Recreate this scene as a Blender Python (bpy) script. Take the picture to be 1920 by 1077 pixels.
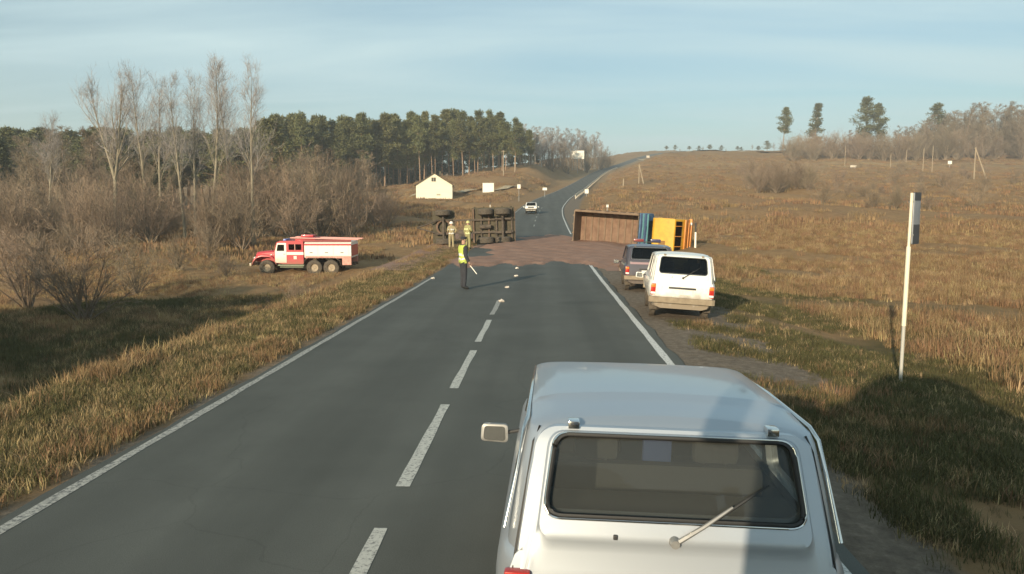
import bpy, bmesh, math, random
import numpy as np
from mathutils import Vector, Matrix

# ------------------------------------------------------------------ clear
for o in list(bpy.data.objects): bpy.data.objects.remove(o, do_unlink=True)
SC = bpy.context.scene
COL = SC.collection
R = math.radians
rng = random.Random(7)
nrg = np.random.default_rng(11)

# ------------------------------------------------------------------ camera
F, PW, PH = 1411.0, 1920.0, 1077.0
CAMZ = 2.7
YAW, PITCH = 2.544, 5.73
cam_d = bpy.data.cameras.new('camera'); cam = bpy.data.objects.new('camera', cam_d); COL.objects.link(cam)
cam.location = (0, 0, CAMZ); cam.rotation_euler = (R(90-PITCH), 0, R(YAW))
cam_d.sensor_width = 36; cam_d.lens = F/PW*36; cam_d.clip_start = 0.05; cam_d.clip_end = 6000
SC.camera = cam

# ------------------------------------------------------------------ sky, sun, exposure
SUN_EL, SUN_TURN = 14.5, 23.0       # light travels forward and to the right
W = bpy.data.worlds.new('World'); SC.world = W; W.use_nodes = True
wn, wl = W.node_tree.nodes, W.node_tree.links
bgn = wn['Background']
sky = wn.new('ShaderNodeTexSky'); sky.sky_type = 'NISHITA'; sky.sun_disc = False
sky.sun_elevation = R(SUN_EL); sky.sun_rotation = R(180+SUN_TURN)
sky.altitude = 200; sky.air_density = 1.0; sky.dust_density = 1.6; sky.ozone_density = 1.5
tc = wn.new('ShaderNodeTexCoord')
sep = wn.new('ShaderNodeSeparateXYZ'); wl.new(tc.outputs['Generated'], sep.inputs[0])
ad = wn.new('ShaderNodeMath'); ad.operation = 'ADD'; ad.inputs[1].default_value = 0.10; wl.new(sep.outputs['Z'], ad.inputs[0])
mxm = wn.new('ShaderNodeMath'); mxm.operation = 'MAXIMUM'; mxm.inputs[1].default_value = 0.03; wl.new(ad.outputs[0], mxm.inputs[0])
dv = []
for ax in ('X', 'Y'):
    d = wn.new('ShaderNodeMath'); d.operation = 'DIVIDE'; wl.new(sep.outputs[ax], d.inputs[0]); wl.new(mxm.outputs[0], d.inputs[1]); dv.append(d)
cmb = wn.new('ShaderNodeCombineXYZ'); wl.new(dv[0].outputs[0], cmb.inputs[0]); wl.new(dv[1].outputs[0], cmb.inputs[1])
mp = wn.new('ShaderNodeMapping'); mp.inputs['Scale'].default_value = (0.40, 1.35, 1); mp.inputs['Rotation'].default_value = (0, 0, R(20)); wl.new(cmb.outputs[0], mp.inputs[0])
nz = wn.new('ShaderNodeTexNoise'); nz.inputs['Scale'].default_value = 0.9; nz.inputs['Detail'].default_value = 7; nz.inputs['Roughness'].default_value = 0.52; nz.inputs['Distortion'].default_value = 0.5
wl.new(mp.outputs[0], nz.inputs['Vector'])
cr = wn.new('ShaderNodeMapRange'); cr.inputs[1].default_value = 0.36; cr.inputs[2].default_value = 0.72; cr.inputs[3].default_value = 0.16; cr.inputs[4].default_value = 0.95
wl.new(nz.outputs['Fac'], cr.inputs[0])
tint = wn.new('ShaderNodeMix'); tint.data_type = 'RGBA'; tint.blend_type = 'MULTIPLY'; tint.inputs[0].default_value = 1.0
tint.inputs[7].default_value = (0.88, 1.08, 1.06, 1); wl.new(sky.outputs[0], tint.inputs[6])
mxs = wn.new('ShaderNodeMix'); mxs.data_type = 'RGBA'
wl.new(cr.outputs[0], mxs.inputs[0]); wl.new(tint.outputs[2], mxs.inputs[6]); mxs.inputs[7].default_value = (5.0, 6.6, 6.9, 1)
wl.new(mxs.outputs[2], bgn.inputs[0]); bgn.inputs[1].default_value = 0.092

sun_d = bpy.data.lights.new('sun', 'SUN'); sun = bpy.data.objects.new('sun', sun_d); COL.objects.link(sun)
sun_d.energy = 5.0; sun_d.angle = R(0.6); sun_d.color = (1.0, 0.83, 0.60)
sd = Vector((math.sin(R(SUN_TURN))*math.cos(R(SUN_EL)), math.cos(R(SUN_TURN))*math.cos(R(SUN_EL)), -math.sin(R(SUN_EL))))
sun.rotation_euler = sd.to_track_quat('-Z', 'Y').to_euler(); sun.location = (-60, -120, 60)

SC.view_settings.view_transform = 'Standard'; SC.view_settings.look = 'None'
SC.view_settings.exposure = 0.52; SC.view_settings.gamma = 1.0; SC.view_settings.use_curve_mapping = False
SC.render.engine = 'CYCLES'
SC.cycles.max_bounces = 6; SC.cycles.transparent_max_bounces = 12
SC.cycles.use_denoising = True

# ------------------------------------------------------------------ pixel -> place
_ps, _pp = R(YAW), R(PITCH)
FW = np.array([-math.sin(_ps)*math.cos(_pp), math.cos(_ps)*math.cos(_pp), -math.sin(_pp)])
RT = np.array([math.cos(_ps), math.sin(_ps), 0.0]); UP = np.cross(RT, FW)
def at(px, py, Y):
    d = FW + RT*((px-PW/2)/F) + UP*((PH/2-py)/F)
    d = d*(Y/d[1]); return Vector((d[0], d[1], d[2]+CAMZ))
def gx(px, Y): return at(px, 400, Y).x

# ------------------------------------------------------------------ heights
def pchip(xs, ys):
    xs = np.array(xs, float); ys = np.array(ys, float); h = np.diff(xs); dl = np.diff(ys)/h
    m = np.zeros_like(ys); m[0] = dl[0]; m[-1] = dl[-1]
    for i in range(1, len(xs)-1):
        if dl[i-1]*dl[i] > 0:
            w1, w2 = 2*h[i]+h[i-1], h[i]+2*h[i-1]; m[i] = (w1+w2)/(w1/dl[i-1]+w2/dl[i])
    def f(x):
        x = np.clip(np.asarray(x, float), xs[0], xs[-1]); i = np.clip(np.searchsorted(xs, x)-1, 0, len(xs)-2)
        t = (x-xs[i])/h[i]; t2, t3 = t*t, t*t*t
        return ys[i]*(2*t3-3*t2+1)+m[i]*h[i]*(t3-2*t2+t)+ys[i+1]*(3*t2-2*t3)+m[i+1]*h[i]*(t3-t2)
    return f
XC = pchip([-200, 90, 118, 150, 215, 310, 420, 530, 630, 720, 850, 1000, 1400, 2600], [-1.2, -1.2, -0.84, .9, 6.4, 15.4, 29.5, 54, 77, 102, 150, 200, 300, 600])
ZR = pchip([-200, 28, 40, 54, 75, 90, 112, 150, 215, 310, 420, 530, 630, 720, 800, 950, 1100, 1800, 2600], [0, 0, .08, .38, 1.05, 1.7, 2.6, 4.8, 8.4, 14.6, 24.1, 35.6, 46.3, 56, 64, 76, 79, 66, 40])
ZL = pchip([-200, 38, 55, 80, 110, 147, 168, 245, 290, 330, 480, 630, 800, 1100, 2600], [-2.4, -2.4, -1.5, -.3, 1.2, 4.3, 5.6, 14, 19, 22.3, 35.7, 47, 65, 84, 40])
ZFL = pchip([-200, 30, 80, 170, 300, 800, 2600], [-1.7, -1.7, -.9, 2.3, 9, 40, 30])
ZRR = pchip([-200, 15, 40, 70, 120, 200, 300, 400, 480, 560, 700, 950, 1100, 2600], [-.55, -.55, -.35, .7, 3.9, 10, 19, 29.5, 39.0, 45.5, 55, 75, 78, 40])
def sst(a, b, x):
    t = np.clip((x-a)/(b-a), 0, 1); return t*t*(3-2*t)
def bumps(x, y):
    return (.35*np.sin(x*.11+1.3*np.sin(y*.07))*np.cos(y*.09+.5)+.22*np.sin(x*.31+y*.17+2*np.sin(y*.13))+.10*np.sin(x*.9+.6*np.sin(y*.7))*np.sin(y*.8+x*.3)+.05*np.sin(2.3*x+1.7*y)*np.sin(1.9*y-1.1*x))
def hgt(x, y):
    x = np.asarray(x, float); y = np.asarray(y, float)
    u = x-XC(y); zr = ZR(y); far = np.clip(.045*np.maximum(y-60, 0), 0, 40)
    # left
    verge = zr-.03-.10*sst(3.6, 6.6, -u)
    side = ZL(y)+(ZFL(y)-ZL(y))*sst(25, 95, -u)
    zl = verge+(side-verge)*sst(6.3, 10.2+far, -u)
    shr = zr-.03-.09*sst(3.6, 6.4, u)
    zr2 = shr+(ZRR(y)-shr)*sst(6.4, 9.0+far*1.5, u)
    z = np.where(u < 0, zl, zr2)
    k = sst(7.0, 12, np.abs(u))*(.55+.45*sst(30, 200, y))
    return z+bumps(x, y)*k*(1+.004*np.clip(y, 0, 300))
def H(x, y): return float(hgt(x, y))
def on(px, Y, dz=0.0):
    x = gx(px, Y); return Vector((x, Y, H(x, Y)+dz))

# ------------------------------------------------------------------ node materials
def nmat(name, c1, c2=None, scale=6.0, rough=.8, metal=0.0, bump=0.0, bscale=None, coat=0.0, c3=None, rand=0.0, detail=5, coord='Object', stretch=None, spec=None, translucent=0.0):
    m = bpy.data.materials.new(name); m.use_nodes = True; n, l = m.node_tree.nodes, m.node_tree.links
    b = n['Principled BSDF']; b.inputs['Roughness'].default_value = rough; b.inputs['Metallic'].default_value = metal
    if coat: b.inputs['Coat Weight'].default_value = coat; b.inputs['Coat Roughness'].default_value = .06
    if spec is not None: b.inputs['Specular IOR Level'].default_value = spec
    b.inputs['Base Color'].default_value = (*c1, 1)
    t = n.new('ShaderNodeTexCoord'); vec = t.outputs[coord]
    if stretch:
        mpn = n.new('ShaderNodeMapping'); mpn.inputs['Scale'].default_value = stretch; l.new(vec, mpn.inputs[0]); vec = mpn.outputs[0]
    out = None
    if c2:
        z = n.new('ShaderNodeTexNoise'); z.inputs['Scale'].default_value = scale; z.inputs['Detail'].default_value = detail; z.inputs['Roughness'].default_value = .62
        l.new(vec, z.inputs['Vector'])
        r = n.new('ShaderNodeValToRGB'); r.color_ramp.elements[0].position = .33; r.color_ramp.elements[1].position = .68
        r.color_ramp.elements[0].color = (*c1, 1); r.color_ramp.elements[1].color = (*c2, 1)
        if c3:
            e = r.color_ramp.elements.new(.5); e.color = (*c3, 1)
        l.new(z.outputs['Fac'], r.inputs[0]); out = r.outputs[0]
    if rand:
        oi = n.new('ShaderNodeObjectInfo'); mr = n.new('ShaderNodeMapRange'); mr.inputs[3].default_value = 1-rand; mr.inputs[4].default_value = 1+rand
        l.new(oi.outputs['Random'], mr.inputs[0])
        hs = n.new('ShaderNodeHueSaturation'); l.new(mr.outputs[0], hs.inputs['Value'])
        m2 = n.new('ShaderNodeMapRange'); m2.inputs[3].default_value = .5-rand*.06; m2.inputs[4].default_value = .5+rand*.06
        ml = n.new('ShaderNodeMath'); ml.operation = 'MULTIPLY'; ml.inputs[1].default_value = 7.31; fr = n.new('ShaderNodeMath'); fr.operation = 'FRACT'
        l.new(oi.outputs['Random'], ml.inputs[0]); l.new(ml.outputs[0], fr.inputs[0]); l.new(fr.outputs[0], m2.inputs[0]); l.new(m2.outputs[0], hs.inputs['Hue'])
        if out: l.new(out, hs.inputs['Color'])
        else: hs.inputs['Color'].default_value = (*c1, 1)
        out = hs.outputs[0]
    if out: l.new(out, b.inputs['Base Color'])
    if bump:
        z2 = n.new('ShaderNodeTexNoise'); z2.inputs['Scale'].default_value = bscale or scale*4; z2.inputs['Detail'].default_value = 4
        l.new(vec, z2.inputs['Vector']); bp = n.new('ShaderNodeBump'); bp.inputs['Strength'].default_value = bump; bp.inputs['Distance'].default_value = .02
        l.new(z2.outputs['Fac'], bp.inputs['Height']); l.new(bp.outputs[0], b.inputs['Normal'])
    if translucent:
        tr = n.new('ShaderNodeBsdfTranslucent'); mx = n.new('ShaderNodeMixShader'); mx.inputs[0].default_value = translucent
        if out: l.new(out, tr.inputs[0])
        else: tr.inputs[0].default_value = (*c1, 1)
        l.new(b.outputs[0], mx.inputs[1]); l.new(tr.outputs[0], mx.inputs[2]); l.new(mx.outputs[0], n['Material Output'].inputs[0])
    return m
def glass(name, tintc, refl=1.0, rough=.02):
    m = bpy.data.materials.new(name); m.use_nodes = True; n, l = m.node_tree.nodes, m.node_tree.links
    n.remove(n['Principled BSDF'])
    t = n.new('ShaderNodeBsdfTransparent'); t.inputs[0].default_value = (*tintc, 1)
    g = n.new('ShaderNodeBsdfGlossy'); g.inputs['Roughness'].default_value = rough
    fz = n.new('ShaderNodeFresnel'); fz.inputs[0].default_value = 1.5
    mm = n.new('ShaderNodeMath'); mm.operation = 'MULTIPLY'; mm.inputs[1].default_value = refl; l.new(fz.outputs[0], mm.inputs[0])
    x = n.new('ShaderNodeMixShader'); l.new(mm.outputs[0], x.inputs[0]); l.new(t.outputs[0], x.inputs[1]); l.new(g.outputs[0], x.inputs[2])
    l.new(x.outputs[0], n['Material Output'].inputs[0]); return m
def dirty_paint(name, paint, dirt, zlo, zhi, rough=.35, metal=0.0, coat=.6):
    """car paint with road dirt splashed up from below (object space height)"""
    m = nmat(name, paint, rough=rough, metal=metal, coat=coat); n, l = m.node_tree.nodes, m.node_tree.links; b = n['Principled BSDF']
    t = n.new('ShaderNodeTexCoord'); s = n.new('ShaderNodeSeparateXYZ'); l.new(t.outputs['Object'], s.inputs[0])
    z = n.new('ShaderNodeTexNoise'); z.inputs['Scale'].default_value = 5; z.inputs['Detail'].default_value = 6; l.new(t.outputs['Object'], z.inputs['Vector'])
    zz = n.new('ShaderNodeMath'); zz.operation = 'MULTIPLY_ADD'; zz.inputs[1].default_value = -.5; l.new(z.outputs['Fac'], zz.inputs[0]); l.new(s.outputs['Z'], zz.inputs[2])
    mr = n.new('ShaderNodeMapRange'); mr.inputs[1].default_value = zlo-.25; mr.inputs[2].default_value = zhi-.25; mr.inputs[3].default_value = .92; mr.inputs[4].default_value = .04
    l.new(zz.outputs[0], mr.inputs[0]); mx = n.new('ShaderNodeMix'); mx.data_type = 'RGBA'
    l.new(mr.outputs[0], mx.inputs[0]); mx.inputs[6].default_value = (*paint, 1); mx.inputs[7].default_value = (*dirt, 1); l.new(mx.outputs[2], b.inputs['Base Color'])
    r2 = n.new('ShaderNodeMapRange'); r2.inputs[3].default_value = rough; r2.inputs[4].default_value = .85; l.new(mr.outputs[0], r2.inputs[0]); l.new(r2.outputs[0], b.inputs['Roughness'])
    return m

# ------------------------------------------------------------------ mesh builder
class MB:
    def __init__(s): s.V = []; s.Fc = []
    def add(s, vs, fs):
        k = len(s.V); s.V.extend([tuple(v) for v in vs]); s.Fc.extend([tuple(i+k for i in f) for f in fs]); return s
    def box(s, c, d, M=None, bev=0.0):
        x, y, z = d[0]/2, d[1]/2, d[2]/2
        if bev > 0:
            b = min(bev, x*.9, y*.9, z*.9); bm = bmesh.new(); bmesh.ops.create_cube(bm, size=1)
            for v in bm.verts: v.co = Vector((v.co.x*d[0], v.co.y*d[1], v.co.z*d[2]))
            bmesh.ops.bevel(bm, geom=bm.edges[:], offset=b, segments=2, profile=.6, affect='EDGES')
            bm.verts.index_update(); vs = [v.co.copy() for v in bm.verts]; fs = [[v.index for v in f.verts] for f in bm.faces]; bm.free()
        else:
            vs = [Vector((a*x, e*y, g*z)) for a in (-1, 1) for e in (-1, 1) for g in (-1, 1)]
            fs = [(0, 1, 3, 2), (4, 6, 7, 5), (0, 4, 5, 1), (2, 3, 7, 6), (0, 2, 6, 4), (1, 5, 7, 3)]
        if M is not None: vs = [M @ v for v in vs]
        return s.add([Vector(c)+v for v in vs], fs)
    def tube(s, pts, rad, n=6, cap=True):
        pts = [Vector(p) for p in pts]; rr = rad if hasattr(rad, '__len__') else [rad]*len(pts); vs = []; fs = []
        for i, p in enumerate(pts):
            t = (pts[min(i+1, len(pts)-1)]-pts[max(i-1, 0)]).normalized()
            a = t.cross(Vector((0, 0, 1)) if abs(t.z) < .9 else Vector((1, 0, 0))).normalized(); b = t.cross(a)
            for k in range(n):
                an = 2*math.pi*k/n; vs.append(p+(a*math.cos(an)+b*math.sin(an))*rr[i])
        for i in range(len(pts)-1):
            for k in range(n):
                k2 = (k+1) % n; fs.append((i*n+k, i*n+k2, (i+1)*n+k2, (i+1)*n+k))
        if cap: fs.append(tuple(range(n))[::-1]); fs.append(tuple((len(pts)-1)*n+k for k in range(n)))
        return s.add(vs, fs)
    def lathe(s, prof, axis='x', c=(0, 0, 0), n=24):
        """prof: list of (along axis, radius)"""
        vs = []; fs = []; m = len(prof)
        for k in range(n):
            an = 2*math.pi*k/n; ca, sa = math.cos(an), math.sin(an)
            for (h, r) in prof:
                v = (h, r*ca, r*sa) if axis == 'x' else ((r*ca, h, r*sa) if axis == 'y' else (r*ca, r*sa, h))
                vs.append(Vector(c)+Vector(v))
        for k in range(n):
            k2 = (k+1) % n
            for i in range(m-1): fs.append((k*m+i, k*m+i+1, k2*m+i+1, k2*m+i))
        return s.add(vs, fs)
    def prism(s, poly, lo, hi, axis='x'):
        """poly: 2-D outline in the two other axes (in xyz order)"""
        def P(a, h): return (h, a[0], a[1]) if axis == 'x' else ((a[0], h, a[1]) if axis == 'y' else (a[0], a[1], h))
        n = len(poly); vs = [P(a, lo) for a in poly]+[P(a, hi) for a in poly]
        fs = [tuple(range(n))[::-1], tuple(range(n, 2*n))]+[(i, (i+1) % n, n+(i+1) % n, n+i) for i in range(n)]
        return s.add(vs, fs)
    def loft(s, rings, close=True, caps=True):
        n = len(rings[0]); vs = [v for r in rings for v in r]; fs = []
        for i in range(len(rings)-1):
            for k in range(n if close else n-1):
                k2 = (k+1) % n; fs.append((i*n+k, i*n+k2, (i+1)*n+k2, (i+1)*n+k))
        if caps: fs.append(tuple(range(n))[::-1]); fs.append(tuple((len(rings)-1)*n+k for k in range(n)))
        return s.add(vs, fs)
    def mesh(s, name, smooth=None):
        me = bpy.data.meshes.new(name); me.from_pydata(s.V, [], s.Fc)
        fixn(me); 
        if smooth is not None: smooth_mesh(me, smooth)
        return me
    def build(s, name, mat, parent=None, smooth=None):
        return mkobj(name, s.mesh(name, smooth), mat, parent)
def fixn(me):
    bm = bmesh.new(); bm.from_mesh(me); bmesh.ops.recalc_face_normals(bm, faces=bm.faces[:]); bm.to_mesh(me); bm.free()
def smooth_mesh(me, deg=35):
    bm = bmesh.new(); bm.from_mesh(me)
    for f in bm.faces: f.smooth = True
    for e in bm.edges:
        if len(e.link_faces) == 2 and e.calc_face_angle(0) > R(deg): e.smooth = False
        elif len(e.link_faces) != 2: e.smooth = False
    bm.to_mesh(me); bm.free()
def mkobj(name, me, mat, parent=None):
    o = bpy.data.objects.new(name, me); COL.objects.link(o)
    if mat is not None:
        if not me.materials: me.materials.append(mat)
        else: o.material_slots[0].link = 'OBJECT'; o.material_slots[0].material = mat
    if parent is not None: o.parent = parent
    return o
def tag(o, label=None, cat=None, group=None, kind=None):
    if label: o['label'] = label
    if cat: o['category'] = cat
    if group: o['group'] = group
    if kind: o['kind'] = kind
    return o
def thing(name, label, cat, loc=(0, 0, 0), rz=0.0, group=None):
    o = bpy.data.objects.new(name, None); COL.objects.link(o); o.location = loc; o.rotation_euler = (0, 0, rz); o.empty_display_size = .3
    return tag(o, label, cat, group)
def kids(o): return [c for c in COL.objects if c.parent == o]
def copy_tree(o, parent=None, cache=None):
    c = o.copy(); COL.objects.link(c); c.parent = parent
    for ch in o.children: copy_tree(ch, c)
    return c
def rrect(w0, w1, z0, z1, r, n=5):
    """rounded trapezoid outline, bottom half-width w0 at z0, top w1 at z1"""
    cs = [(w0, z0), (w1, z1), (-w1, z1), (-w0, z0)]; return rpoly(cs, r, n)
def rpoly(cs, r, n=5):
    out = []; m = len(cs); rr = r if hasattr(r, '__len__') else [r]*m
    for i in range(m):
        p = Vector(cs[i]); a = (Vector(cs[i-1])-p); b = (Vector(cs[(i+1) % m])-p); la, lb = a.length, b.length; a.normalize(); b.normalize()
        d = min(rr[i]/math.tan(max(a.angle(b)/2, .05)), la*.48, lb*.48)
        p0, p1 = p+a*d, p+b*d
        for k in range(n+1):
            t = k/n; q = p0*(1-t)**2+p*2*t*(1-t)+p1*t*t; out.append((q.x, q.y))
    return out
# ================================================================== SETTING
def ground_material():
    m = bpy.data.materials.new('dry_field'); m.use_nodes = True; n, l = m.node_tree.nodes, m.node_tree.links; b = n['Principled BSDF']
    b.inputs['Roughness'].default_value = .95; b.inputs['Specular IOR Level'].default_value = .15
    t = n.new('ShaderNodeTexCoord')
    def noi(sc, det=6, ro=.6, st=None, dist=0):
        v = t.outputs['Object']
        if st: mpn = n.new('ShaderNodeMapping'); mpn.inputs['Scale'].default_value = st; l.new(v, mpn.inputs[0]); v = mpn.outputs[0]
        z = n.new('ShaderNodeTexNoise'); z.inputs['Scale'].default_value = sc; z.inputs['Detail'].default_value = det; z.inputs['Roughness'].default_value = ro; z.inputs['Distortion'].default_value = dist
        l.new(v, z.inputs['Vector']); return z.outputs['Fac']
    def ramp(f, stops):
        r = n.new('ShaderNodeValToRGB'); e = r.color_ramp.elements
        e[0].position, e[0].color = stops[0][0], (*stops[0][1], 1); e[1].position, e[1].color = stops[-1][0], (*stops[-1][1], 1)
        for p, c in stops[1:-1]: q = e.new(p); q.color = (*c, 1)
        l.new(f, r.inputs[0]); return r.outputs[0]
    def mix(f, a, c):
        x = n.new('ShaderNodeMix'); x.data_type = 'RGBA'; l.new(f, x.inputs[0]); l.new(a, x.inputs[6]); l.new(c, x.inputs[7]); return x.outputs[2]
    big = ramp(noi(.045, 7, .62, (1, .55, 1), .6), [(.30, (.185, .106, .052)), (.46, (.280, .172, .084)), (.60, (.240, .136, .068)), (.74, (.340, .226, .108))])
    small = ramp(noi(1.6, 8, .7, (1, .7, 1)), [(.30, (.140, .086, .040)), (.52, (.262, .166, .080)), (.74, (.380, .260, .128))])
    half = n.new('ShaderNodeValue'); half.outputs[0].default_value = .5
    col = mix(half.outputs[0], big, small)
    at_ = n.new('ShaderNodeVertexColor'); at_.layer_name = 'zone'; sp = n.new('ShaderNodeSeparateColor'); l.new(at_.outputs[0], sp.inputs[0])
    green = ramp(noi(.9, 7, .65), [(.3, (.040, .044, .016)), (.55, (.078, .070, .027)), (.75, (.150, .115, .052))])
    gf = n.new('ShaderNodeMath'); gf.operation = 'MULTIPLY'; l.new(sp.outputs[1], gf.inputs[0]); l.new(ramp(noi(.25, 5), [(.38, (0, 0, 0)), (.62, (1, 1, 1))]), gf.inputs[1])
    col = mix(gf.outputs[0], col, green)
    grav = ramp(noi(7, 8, .75), [(.3, (.110, .088, .066)), (.55, (.200, .160, .120)), (.75, (.310, .255, .195))])
    pat = noi(.8, 6, .6); ga = n.new('ShaderNodeMath'); ga.operation = 'MULTIPLY_ADD'; ga.inputs[1].default_value = .9; ga.inputs[2].default_value = -.45; l.new(pat, ga.inputs[0])
    gb = n.new('ShaderNodeMath'); gb.operation = 'ADD'; l.new(sp.outputs[0], gb.inputs[0]); l.new(ga.outputs[0], gb.inputs[1])
    gc = n.new('ShaderNodeMapRange'); gc.inputs[1].default_value = .38; gc.inputs[2].default_value = .62; l.new(gb.outputs[0], gc.inputs[0])
    col = mix(gc.outputs[0], col, grav)
    straw = ramp(noi(.12, 5), [(.35, (.33, .235, .125)), (.65, (.24, .155, .08))])
    col = mix(sp.outputs[2], col, straw)
    l.new(col, b.inputs['Base Color'])
    bp = n.new('ShaderNodeBump'); bp.inputs['Strength'].default_value = .9; bp.inputs['Distance'].default_value = .12; l.new(noi(3.2, 8, .75), bp.inputs['Height']); l.new(bp.outputs[0], b.inputs['Normal'])
    return m
def build_ground():
    us = np.unique(np.concatenate([np.linspace(-12, 12, 61), np.linspace(-40, -12, 40), np.linspace(12, 45, 44), np.linspace(-140, -40, 41), np.linspace(45, 160, 47), np.linspace(-1500, -140, 30), np.linspace(160, 1600, 32)]))
    ys = np.unique(np.concatenate([np.linspace(-60, 0, 31), np.linspace(0, 60, 101), np.linspace(60, 160, 91), np.linspace(160, 420, 105), np.linspace(420, 1100, 90), np.linspace(1100, 2500, 25)]))
    U, Yg = np.meshgrid(us, ys); X = U+XC(Yg); Z = hgt(X, Yg)
    Z = np.where((np.abs(U) < 3.6), ZR(Yg)-.03, Z)
    V = np.stack([X, Yg, Z], -1).reshape(-1, 3); nx, ny = len(us), len(ys)
    i = np.arange(nx-1)[None, :]+nx*np.arange(ny-1)[:, None]; i = i.reshape(-1)
    me = bpy.data.meshes.new('field'); me.from_pydata(V.tolist(), [], np.stack([i, i+1, i+1+nx, i+nx], -1).tolist())
    u = U.reshape(-1); y = Yg.reshape(-1)
    ca = me.color_attributes.new('zone', 'FLOAT_COLOR', 'POINT')
    grav = np.clip(sst(3.2, 3.8, u)*(1-sst(5.2, 7.4, u))*np.maximum(sst(4, 16, y+1.2*np.sin(u*2.1)), 1-sst(3.9, 4.8, u))+sst(3.2, 3.7, -u)*(1-sst(3.7, 4.3, -u))*.7, 0, 1)*(1-.5*sst(100, 250, y))
    green = np.clip(sst(3.8, 5, -u)*(1-sst(6.5, 9, -u))*.6+1.3*sst(8.5, 10.5, -u)*(1-sst(18, 26, -u))*(1-sst(34, 44, y))+np.maximum(sst(5.0, 6.5, u), sst(3.6, 4, u)*(1-sst(10, 14, y)))*(1-sst(10, 20, u)), 0, 1)*(1-sst(20, 50, y)*.8)  # ditch and near right terms paint dark grass that deepens the shade there
    strip = np.exp(-((y-(330+.03*u))/30)**2)*sst(20, 60, u)*.8+np.exp(-((y-190)/22)**2)*sst(10, 20, -u)*(1-sst(60, 90, -u))*.7+sst(250, 330, y)*(1-sst(8, 14, np.abs(u)))*.6
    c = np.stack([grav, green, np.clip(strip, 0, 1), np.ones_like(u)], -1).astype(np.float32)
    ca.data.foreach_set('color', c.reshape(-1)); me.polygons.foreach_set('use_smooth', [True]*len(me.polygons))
    o = mkobj('ground', me, ground_material()); return tag(o, kind='structure')
GROUND = build_ground()

def strip_mesh(name, u0, u1, ys, dz, mat, thick=0.0, wob=0.0):
    mb = MB(); rings = []
    for y in ys:
        xc = float(XC(y)); z = float(ZR(y))+dz; w0 = wob*math.sin(y*1.7+u0*9)+wob*.6*math.sin(y*4.1+u1); w1 = wob*math.sin(y*1.9+u1*7)+wob*.6*math.sin(y*3.7)
        sl = float(XC(y+1)-XC(y-1))/2; cn = math.sqrt(1+sl*sl)
        p = [(xc+(u0+w0)*cn, y, z), (xc+(u1+w1)*cn, y, z)]
        rings.append(p if not thick else [(xc+(u0+w0-.05)*cn, y, z-thick), p[0], p[1], (xc+(u1+w1+.05)*cn, y, z-thick)])
    mb.loft(rings, close=False, caps=False)
    me = bpy.data.meshes.new(name); me.from_pydata(mb.V, [], mb.Fc); fixn(me)
    if sum(p.normal.z for p in me.polygons) < 0: me.flip_normals()
    return mkobj(name, me, mat)
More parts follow.
